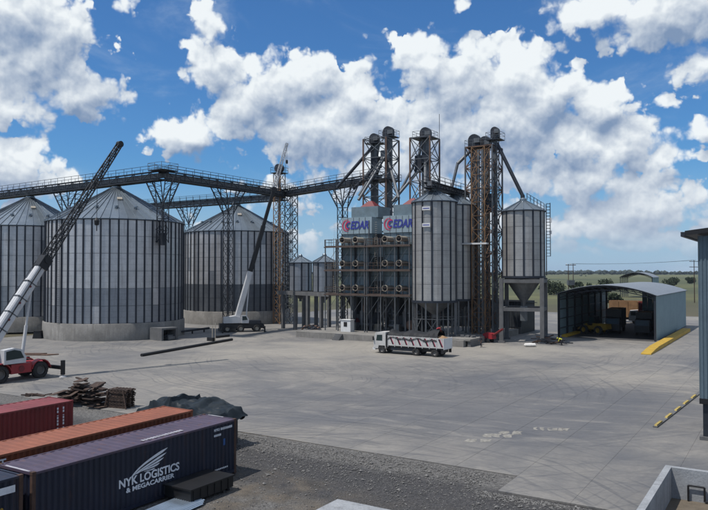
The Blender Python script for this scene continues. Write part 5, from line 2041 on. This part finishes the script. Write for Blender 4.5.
# ------------------------------------------------------------------ vehicles in and behind the arched shed
def shed_vehicles():
    def sp(a, b):
        return FL + U * a + V * b
    # yellow wheel loader
    t = thing('wheel_loader', 'yellow wheel loader parked in the shade on the left of the shed', 'loader', sp(3.6, 9.5), ROT - R(20))
    for x in (-1.3, 1.5):
        for y in (-1.0, 1.0):
            wheel(t, x, y, .75, .5, -1, 'yellow_m')
    MB().extr([(.2, .8), (.2, 1.9), (2.9, 1.8), (3.0, 1.0), (2.6, .8)], -.75, .75).build('engine_body', M['yellow_m'], t)
    MB().extr([(-1.9, .8), (-1.9, 1.3), (.18, 1.5), (.18, .8)], -.6, .6).build('front_frame', M['yellow_m'], t)
    c = MB().extr([(-.7, 1.52), (-.6, 3.1), (.7, 3.1), (.8, 1.92), (.2, 1.92)], -.7, .7).build('cab', M['black'], t)
    MB().extr([(-.5, 1.9), (-.42, 2.9), (.5, 2.9), (.6, 2.05)], -.72, -.702).build('side_window', M['glass'], c)
    for s in (-.55, .55):
        MB().bar((-1.0, s, 1.7), (-2.9, s, .7), .18, .3).build('lift_arm', M['yellow_m'], t)
    MB().extr([(-2.9, .2), (-2.8, 1.1), (-3.5, .95), (-3.9, .15)], -1.3, 1.3).build('bucket', M['steel_dark'], t)
    # dark box truck in the middle
    def box_truck(label, org, rz, body, cabm, L=7.0, h=3.5, group=None):
        t = thing('parked_truck', label, 'truck', org, rz, group)
        for x in (1.2, L - .9, L + .3):
            for y in (-1.0, 1.0):
                wheel(t, x, y, .5, .32, -1)
        MB().b2(.3, L + 1.2, -.7, .7, .55, .9).build('chassis', M['black'], t)
        c = MB().extr([(0, .6), (.02, 1.7), (.25, 2.7), (1.8, 2.85), (1.8, .6)], -1.2, 1.2).build('cab', M[cabm], t)
        MB().add([(-.01, -1.0, 1.75), (-.01, 1.0, 1.75), (.22, 1.0, 2.62), (.22, -1.0, 2.62)], [(0, 1, 2, 3)]).build('windscreen', M['glass'], c)
        MB().extr([(.4, 1.7), (.5, 2.5), (1.4, 2.5), (1.4, 1.7)], -1.222, -1.204).build('side_window', M['glass'], c)
        for k in range(5):
            x0 = 2.0 + (L - .8) * k / 5
            for y in (-1.24, 1.24):
                MB().b2(x0 + .03, x0 + (L - .8) / 5 - .03, y - .05, y + .05, 1.1, h).build('side_board', M[body], t)
        for x in (1.95, L + 1.22):
            MB().b2(x - .05, x + .05, -1.2, 1.2, 1.1, h).build('end_board', M[body], t)
        MB().b2(2.0, L + 1.2, -1.18, 1.18, .92, 1.12).build('bed_floor', M['black'], t)
        MB().b2(2.02, L + 1.15, -1.17, 1.17, h - .35, h - .1).build('load', M['grain'], t)
        return t
    box_truck('dark loaded truck in the deep shade in the middle of the shed', sp(6.4, 11), R(58) + .08, 'black', 'black', 8, 4.2)  # trucks inside coloured black and enlarged to darken the shed
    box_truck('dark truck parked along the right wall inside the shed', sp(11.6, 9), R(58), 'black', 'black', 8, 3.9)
    box_truck('orange tipper truck in the light behind the far end of the shed', sp(-2.5, 42.5), ROT, 'orange', 'red', 10.5, 4.6)
    box_truck('white-cabbed truck with red-brown body behind the far end of the shed', sp(4.0, 38.6), ROT + R(8), 'red_cone', 'white', 7.5, 4.6)
    # stack of white sacks by the far exit
    rnd = random.Random(8)
    t = thing('sack_stack', 'small stack of white sacks by the far exit of the shed', 'sack stack', sp(8.8, 33), ROT)
    for k in range(16):
        x, y, z = (k % 3) * .75, ((k // 3) % 2) * .5, .02 + .28 * (k // 6)
        o = MB().lathe([(.05, -.4), (.24, -.3), (.28, 0), (.24, .3), (.05, .4)], 10, (0, 0, 0), Matrix.Rotation(R(90), 3, 'Y')).build('sack', M['bag'], t, True)
        o.location = (x, y, z + .2)
        o.scale = (1, 1, .62)


shed_vehicles()


# ------------------------------------------------------------------ people
def person(label, loc, rz, J, cols, height=1.74, helmet=None):
    """J: joint name -> (x, y, z) in metres, facing +x; cols(z, x, name)"""
    edges = [('pelvis', 'belly'), ('belly', 'chest'), ('chest', 'neck'), ('neck', 'chin'), ('chin', 'crown')]
    rad = {'pelvis': .15, 'belly': .14, 'chest': .16, 'neck': .06, 'chin': .085, 'crown': .09}
    for s in 'LR':
        edges += [('chest', 'sho' + s), ('sho' + s, 'elb' + s), ('elb' + s, 'wri' + s), ('wri' + s, 'palm' + s),
                  ('pelvis', 'hip' + s), ('hip' + s, 'kne' + s), ('kne' + s, 'ank' + s), ('ank' + s, 'toe' + s)]
        rad.update({'sho' + s: .075, 'elb' + s: .05, 'wri' + s: .035, 'palm' + s: .04, 'hip' + s: .10, 'kne' + s: .065, 'ank' + s: .045, 'toe' + s: .04})
        P_, W_ = Vector(J['palm' + s]), Vector(J['wri' + s])
        d = (P_ - W_).normalized()
        side = d.cross(Vector((1, .2, .1))).normalized()
        for k, (off, ln) in enumerate(((-.03, .07), (-.01, .085), (.01, .08), (.03, .065))):
            nm = 'fin%d%s' % (k, s)
            J[nm] = P_ + side * off + d * ln
            edges.append(('palm' + s, nm))
            rad[nm] = .010
        nm = 'thumb' + s
        J[nm] = W_.lerp(P_, .6) + side * .06 + d * .04
        edges.append(('palm' + s, nm))
        rad[nm] = .012
    names = list(rad)
    idx = {n: i for i, n in enumerate(names)}
    me = bpy.data.meshes.new('body')
    me.from_pydata([tuple(J[n]) for n in names], [(idx[a], idx[b]) for a, b in edges], [])
    tmp = bpy.data.objects.new('body', me)
    COL.objects.link(tmp)
    sk = tmp.modifiers.new('skin', 'SKIN')
    sk.use_smooth_shade = True
    for i, n in enumerate(names):
        dta = me.skin_vertices[0].data[i]
        dta.radius = (rad[n], rad[n])
        dta.use_root = (n == 'pelvis')
    sub = tmp.modifiers.new('sub', 'SUBSURF')
    sub.levels = 1
    dg = bpy.context.evaluated_depsgraph_get()
    out = bpy.data.meshes.new_from_object(tmp.evaluated_get(dg))
    bpy.data.objects.remove(tmp)
    mats = [M['skin'], M[cols[0]], M[cols[1]], M['black']]
    out.materials.clear()
    for m_ in mats:
        out.materials.append(m_)
    jv = {n: Vector(J[n]) for n in names}
    for p in out.polygons:
        c = p.center
        nearest = min(jv, key=lambda n: (jv[n] - c).length)
        k = 1
        if nearest.startswith(('neck', 'chin', 'crown', 'palm', 'fin', 'thumb', 'wri')):
            k = 0
        elif nearest.startswith(('pelvis', 'hip', 'kne')):
            k = 2
        elif nearest.startswith(('ank', 'toe')):
            k = 3
        p.material_index = k
    t = thing('person', label, 'person', loc, rz)
    link('body', out, t)
    cr = jv['crown']
    up = (jv['crown'] - jv['chin']).normalized()
    rm = up.to_track_quat('Z', 'Y').to_matrix()
    MB().lathe([(.115, .0), (.118, .05), (.09, .10), (.01, .125)], 12, cr - up * .04, rm).build('helmet' if helmet else 'hair', M[helmet or 'black'], t, True)
    f = MB()
    fx = rm @ Vector((1, 0, 0))
    hc = jv['chin'].lerp(jv['crown'], .55)
    f.box(hc + fx * .095, (.03, .025, .04), rm)
    f.build('nose', M['skin'], t)
    return t


STAND = dict(pelvis=(0, 0, .95), belly=(.01, 0, 1.12), chest=(.02, 0, 1.34), neck=(.03, 0, 1.50), chin=(.05, 0, 1.58), crown=(.05, 0, 1.68),
             shoL=(.02, .19, 1.40), elbL=(-.05, .26, 1.13), wriL=(.10, .26, .92), palmL=(.14, .25, .84),
             shoR=(.02, -.19, 1.40), elbR=(.06, -.25, 1.13), wriR=(.20, -.22, .95), palmR=(.25, -.21, .88),
             hipL=(0, .10, .88), kneL=(.14, .11, .50), ankL=(.04, .11, .09), toeL=(.18, .12, .04),
             hipR=(0, -.10, .88), kneR=(-.05, -.11, .49), ankR=(-.26, -.11, .11), toeR=(-.14, -.12, .04))
BEND = dict(pelvis=(-.15, 0, .80), belly=(.0, 0, .92), chest=(.24, 0, 1.02), neck=(.40, 0, 1.06), chin=(.48, 0, 1.04), crown=(.58, 0, 1.06),
            shoL=(.28, .19, 1.02), elbL=(.36, .24, .74), wriL=(.48, .20, .52), palmL=(.52, .19, .44),
            shoR=(.28, -.19, 1.02), elbR=(.38, -.24, .76), wriR=(.54, -.18, .56), palmR=(.59, -.17, .48),
            hipL=(-.13, .10, .75), kneL=(.10, .14, .44), ankL=(-.04, .14, .08), toeL=(.12, .15, .04),
            hipR=(-.13, -.10, .75), kneR=(.06, -.14, .43), ankR=(-.12, -.14, .08), toeR=(.04, -.15, .04))
person('worker in dark clothes walking beside the foot of the orange mast', G(481, 347.5), R(200), dict(STAND), ('cloth_dark', 'cloth_dark'))
person('worker in yellow vest bending over planks at the shed entrance', G(561.5, 345.5), R(160), dict(BEND), ('vest', 'cloth_dark'), helmet='vest')
tr_ = [o for o in bpy.data.objects if o.name.startswith('cargo_truck')][0]
q = tr_.location + U * 8.9 + V * 1.1
person('worker in red shirt bending over the grain on the truck', (q.x, q.y, 2.62), R(10), dict(BEND), ('cloth_red', 'cloth_dark'))


# ------------------------------------------------------------------ small things in the yard
def yard_things():
    rnd = random.Random(5)
    a, b = G(141.5, 356.6), G(232, 340.5)
    a.z = b.z = .18
    o = MB().tube((0, 0, 0), b - a, .2, n=12).build('steel_pipe', M['black'], None, True)
    o.location = a
    tag(o, 'long black steel pipe lying on the yard in front of the nearest silo', 'pipe')
    a, b = G(174.5, 336), G(209, 331.5)
    t = thing('raised_pipe', 'dark pipe held up on short stands right of the nearest silo', 'pipe', a, 0)
    d = b - a
    MB().tube((0, 0, .62), d + EZ * .62, .2, n=10).build('pipe', M['steel_dark'], t, True)
    for k in (.15, .5, .85):
        MB().b2(d.x * k - .12, d.x * k + .12, d.y * k - .12, d.y * k + .12, -.02, .5).build('stand', M['black'], t)
    a, b = G(216, 338.2), G(229, 336.6)
    o = MB().tube((0, 0, .2), b - a + EZ * .2, .2, n=10).build('steel_pipe', M['black'], None, True)
    o.location = a
    tag(o, 'short black pipe lying just behind the end of the long pipe', 'pipe')
    # pump on skids beside the pipes
    t = thing('yard_pump', 'small dark pump with upright frame at the pipe ends', 'pump', G(211, 341), ROT)
    MB().b2(-.6, .6, -.3, .3, .0, .55).build('skid', M['black'], t)
    MB().bar((.3, 0, .5), (.3, 0, 2.4), .10).bar((.9, 0, 0), (.9, 0, 2.9), .08).bar((.3, 0, 2.2), (.9, 0, 2.4), .07).build('frame', M['cream'], t)
    # small skip
    o = MB().extr([(-.75, 0), (-.5, 1.15), (.5, 1.15), (.75, 0)], -.6, .6).b2(-.55, .55, -.65, .65, 1.15, 1.25).build('black_skip', M['black'])
    o.location = G(38.5, 338.3)
    tag(o, 'small black waste skip behind the red crane near the silo foot', 'skip')
    # plates lying behind the red crane
    o = MB().prism([(-3.2, -.5), (2.4, -.8), (3.4, .3), (-2.4, .7)], 0, .12).prism([(-2.6, .0), (1.2, -.3), (1.8, .4), (-2.2, .6)], .122, .22).build('sheet_pile', M['steel_rust'])
    o.location = G(32, 355)
    tag(o, 'flat pile of rusty sheets on the ground behind the red crane', 'sheet pile')
    # concrete deck with dark openings
    t = thing('ramp_deck', 'low concrete deck with dark opening beside the truck tail', 'concrete deck', G(441, 345.5), ROT)
    MB().b2(-1.0, 4.6, 0, 4.5, .85, 1.10).build('deck', M['concrete'], t)
    for x in (-1.0, 2.2, 4.1):
        MB().b2(x, x + .5, .2, 4.4, -.02, .848).build('support_wall', M['concrete_dark'], t)
    MB().b2(-.6, 4.3, 2.4, 2.6, -.02, .845).build('back_wall', M['hole'], t)
    for k in range(5):
        MB().box((.2 + k * .9, 3.2, 1.25), (.6, .5, .3), Euler((0, 0, k)).to_matrix()).build('rubble_piece', M['concrete_dark'], t)
    # red machine
    t = thing('grain_auger', 'small red machine at the foot of the orange mast', 'machine', G(490, 342.5), ROT - .3)
    MB().extr([(-.9, .6), (-1.0, 1.3), (-.2, 1.6), (.7, 1.4), (.8, .6)], -.5, .5).build('hopper', M['red'], t)
    MB().tube((.4, 0, 1.0), (2.4, 0, 2.2), .18, n=10).build('auger_tube', M['red_cone'], t, True)
    for y in (-.62, .62):
        wheel(t, -.1, y, .34, .16, -1)
    MB().bar((-.9, 0, .7), (-1.9, 0, .1), .1).build('drawbar', M['steel_dark'], t)
    # planks and a sack by the shed entrance
    t = thing('plank_heap', 'heap of dark beams and planks left of the shed entrance', 'plank heap', G(549, 344), ROT)
    for k in range(13):
        rm = Euler((rnd.uniform(-.05, .05), rnd.uniform(-.3, .12), rnd.uniform(-.5, .9))).to_matrix()
        MB().box((rnd.uniform(-1.2, 1.6), rnd.uniform(-.8, 1.2), .18 + .07 * k), (rnd.uniform(2.0, 4.2), rnd.uniform(.15, .3), rnd.uniform(.08, .2)), rm).build('plank', M['wood'] if k % 2 else M['steel_dark'], t)
    o = MB().lathe([(.05, -.75), (.42, -.6), (.5, 0), (.42, .6), (.05, .75)], 14, (0, 0, 0), Matrix.Rotation(R(90), 3, 'Y')).build('white_sack', M['bag'], None, True)
    o.location = G(530, 345, .25) 
    o.scale = (1.2, 1, .6)
    tag(o, 'white sack lying on the ground before the framed bin', 'sack')
    o = MB().lathe([(.01, 0), (.45, 0), (.45, 1.4), (.2, 1.7), (.2, 2.2), (.01, 2.2)], 16).build('gas_bottle', M['steel_grey'], None, True)
    o.location = G(545, 338.5)
    tag(o, 'grey gas bottle standing at the right column of the concrete frame', 'gas bottle')
    # worn white paint on the yard
    for px, py, n, wd, ln, lab in ((534, 430, 6, .30, .75, ''), (464, 442, 2, .7, .7, ''), (482, 437, 3, .55, .9, ''), (500, 434, 2, .6, .8, '')):
        c = G(px, py)
        mb = MB()
        for k in range(n):
            x = k * wd * 1.35
            j = [rnd.uniform(-.14, .14) for _ in range(10)]
            mb.add([c + Vector((x + j[0], j[1] - k * .05, .006)), c + Vector((x + wd * .5, -.12 + j[8] - k * .05, .006)), c + Vector((x + wd + j[2], j[3] - k * .05, .006)), c + Vector((x + wd * 1.1 + j[9], ln * .5 - k * .05, .006)),
                    c + Vector((x + wd + .3 + j[4], ln + j[5] - k * .05, .006)), c + Vector((x + .3 + j[6], ln + j[7] - k * .05, .006)), c + Vector((x + .05 + j[2], ln * .5 - k * .05, .006))], [(0, 1, 2, 3, 4, 5, 6)])
        struct(mb.build('painted_marking', PAINT))


PAINT = pmat('worn_floor_paint', (.225, .213, .188), .9, 0, .5, 4, 0, None, .35)
yard_things()


# ------------------------------------------------------------------ loose stones on the gravel
def stones():
    rnd = random.Random(21)
    mb = MB()
    vs, fs = [], []
    n = 0
    while n < 12000:
        a, b = rnd.uniform(-20, 14), -abs(rnd.gauss(0, 1)) * 3.6 - .1 if rnd.random() < .8 else rnd.uniform(-14, 0)
        if a > -1 and b > -3.3:
            continue
        r = .02 + .045 * rnd.random() ** 2.5 + (.07 if rnd.random() < .012 else 0)
        if n % 6 == 0:
            a, b = rnd.uniform(-1, 8), -3.25 - abs(rnd.gauss(0, .5))
        c = uv(a, b, -.085 + r * .3)
        o = len(vs)
        for d in ((1, 0, 0), (-1, 0, 0), (0, 1, 0), (0, -1, 0), (0, 0, .8), (0, 0, -.6)):
            vs.append(c + Vector((d[0] * r * rnd.uniform(.6, 1.3), d[1] * r * rnd.uniform(.6, 1.3), d[2] * r * rnd.uniform(.6, 1.2))))
        for f in ((0, 2, 4), (2, 1, 4), (1, 3, 4), (3, 0, 4), (2, 0, 5), (1, 2, 5), (3, 1, 5), (0, 3, 5)):
            fs.append(tuple(i + o for i in f))
        n += 1
    mb.add(vs, fs)
    o = mb.build('gravel_stones', M['stone'])
    tag(o, 'loose grey stones strewn over the gravel strip', 'gravel', kind='stuff')


M['stone'] = pmat('loose_stone', (.14, .135, .128), .9, 0, .75, 6.0)
stones()


# ------------------------------------------------------------------ poles, lines, vegetation, far trees
def poles():
    ends = []
    for px, Y, h, lab in ((571, 240, 13.8, 'double utility pole with crossarms behind the arched shed'), (694.5, 250, 15.2, 'utility pole showing beside the right building edge')):
        c = at(px, 300, Y)
        t = thing('utility_pole', lab, 'utility pole', (c.x, c.y, -.36), R(12), 'utility poles')
        for x in ((-.9, .9) if px < 600 else (0,)):
            MB().tube((x, 0, 0), (x, 0, h), .17, .12, 8).build('pole', M['wood'], t)
        for z in (h - .4, h - 2.4):
            MB().b2(-1.9, 1.9, -.08, .08, z - .1, z + .1).build('crossarm', M['wood'], t)
        for x in (-1.6, 0, 1.6):
            MB().lathe([(.06, 0), (.12, .1), (.08, .2), (.12, .3), (.02, .42)], 8, (x, 0, h - .3)).build('insulator', M['white'], t)
        if px < 600:
            MB().b2(-1.2, 1.2, -.5, .5, 6.5, 8.2).build('transformer', M['steel_grey'], t)
        ends.append((c, h))
    mb = MB()
    (a, ha), (b, hb) = ends
    for off in (-1.6, 0, 1.6):
        pts = []
        for k in range(13):
            q = k / 12
            p = a.lerp(b, q)
            pts.append(Vector((p.x, p.y + off, -.3 + ha + (hb - ha) * q - 4 * .55 * q * (1 - q))))
        mb.path(pts, .035, 4)
    o = mb.build('power_lines', M['black'])
    tag(o, 'thin power lines hanging between the two utility poles', 'power line')


poles()


def leafy_tree(label, px, Y, w, h, seed, grp):
    rnd = random.Random(seed)
    c = at(px, 300, Y)
    t = thing('bushy_tree', label, 'tree', (c.x, c.y, -.37), rnd.uniform(0, 6), grp)
    tr = MB()
    tr.tube((0, 0, 0), (.1, 0, h * .45), .28, .16, 8)
    for k in range(5):
        g = k * 1.26 + rnd.random()
        tr.tube((.1, 0, h * .3), (math.cos(g) * w * .3, math.sin(g) * w * .3, h * (.55 + .25 * rnd.random())), .13, .05, 6)
    tr.build('trunk', M['bark'], t)
    vs, fs = [], []
    lobes = [(rnd.gauss(0, w * .24), rnd.gauss(0, w * .24), h * rnd.uniform(.22, .78), rnd.uniform(.15, .27) * w) for _ in range(16)]
    for (lx, ly, lz, lr) in lobes:
        for k in range(120):
            d = Vector((rnd.gauss(0, 1), rnd.gauss(0, 1), rnd.gauss(0, .8))).normalized() * lr * rnd.uniform(.55, 1.05)
            p = Vector((lx, ly, max(lz + d.z, h * .03))) + Vector((d.x, d.y, 0))
            s = rnd.uniform(.22, .5)
            e = Euler((rnd.uniform(0, 3), rnd.uniform(0, 3), rnd.uniform(0, 3))).to_matrix()
            o = len(vs)
            for x, y in ((-1, -.5), (1, -.5), (.7, .6), (-.7, .6)):
                vs.append(p + e @ Vector((x * s, y * s, 0)))
            fs.append((o, o + 1, o + 2, o + 3))
    MB().add(vs, fs).build('crown', M['leaf'], t)


for k, (px, Y, w, h, lab) in enumerate(((554, 330, 9.0, 6.6, 'dark round tree in the field next to the bin frame'), (578, 360, 7.5, 6.0, 'dark tree in the field just right of the double pole'),
                                        (604.5, 380, 9.0, 6.8, 'dark round tree in the field midway between pole and distant shed'), (673, 520, 10, 6.5, 'wide dark tree in the field right of the distant shed'),
                                        (690, 620, 8, 6, 'small dark tree in the field left of the building edge'), (612, 250, 5, 3.4, 'low shrub behind the roof of the arched shed'))):
    leafy_tree(lab, px, Y, w, h, 30 + k, 'trees in the green field')


def treeline():
    rnd = random.Random(99)
    vs, fs = [], []
    ico = [(0, 0, 1), (.89, 0, .45), (.28, .85, .45), (-.72, .53, .45), (-.72, -.53, .45), (.28, -.85, .45), (.72, .53, -.45), (-.28, .85, -.45), (-.89, 0, -.45), (-.28, -.85, -.45), (.72, -.53, -.45), (0, 0, -1)]
    icf = [(0, 1, 2), (0, 2, 3), (0, 3, 4), (0, 4, 5), (0, 5, 1), (1, 6, 2), (2, 7, 3), (3, 8, 4), (4, 9, 5), (5, 10, 1), (6, 7, 2), (7, 8, 3), (8, 9, 4), (9, 10, 5), (10, 6, 1), (11, 7, 6), (11, 8, 7), (11, 9, 8), (11, 10, 9), (11, 6, 10)]
    for k in range(2600):
        q = rnd.random()
        Y = rnd.uniform(2100, 2900) if q < .7 else rnd.uniform(1000, 1500)
        X = rnd.uniform(-.62, .62) * Y
        gapn = math.sin(X * .006 + Y * .002) + math.sin(X * .017)
        if q >= .7 and gapn < .5:
            continue
        h = rnd.uniform(6, 13) + 3 * math.sin(X * .009) if q < .7 else rnd.uniform(2.5, 6)
        r = h * rnd.uniform(.5, .9)
        o = len(vs)
        for p in ico:
            j = rnd.uniform(.75, 1.2)
            vs.append((X + p[0] * r * j, Y + p[1] * r * j, -.4 + h * .5 + p[2] * h * .5 * j))
        for f in icf:
            fs.append(tuple(i + o for i in f))
    o = MB().add(vs, fs).build('distant_treeline', M['leaf_far'])
    tag(o, 'hazy line of far-off trees along the horizon', 'tree line', kind='stuff')


treeline()


def haze():
    m = bpy.data.materials.new('haze_air')
    m.use_nodes = True
    t = NT(m.node_tree)
    vol = t.new('ShaderNodeVolumePrincipled')
    vol.inputs['Color'].default_value = (.72, .84, 1.0, 1)
    vol.inputs['Density'].default_value = .00006
    vol.inputs['Anisotropy'].default_value = .2
    o = t.new('ShaderNodeOutputMaterial')
    t.t.links.new(vol.outputs[0], o.inputs['Volume'])
    h = MB().b2(-3700, 3700, -320, 5700, -1.5, 44).build('haze', m)
    h['kind'] = 'stuff'
    tag(h, 'thin bluish haze in the air over the plain', 'haze', kind='stuff')


haze()
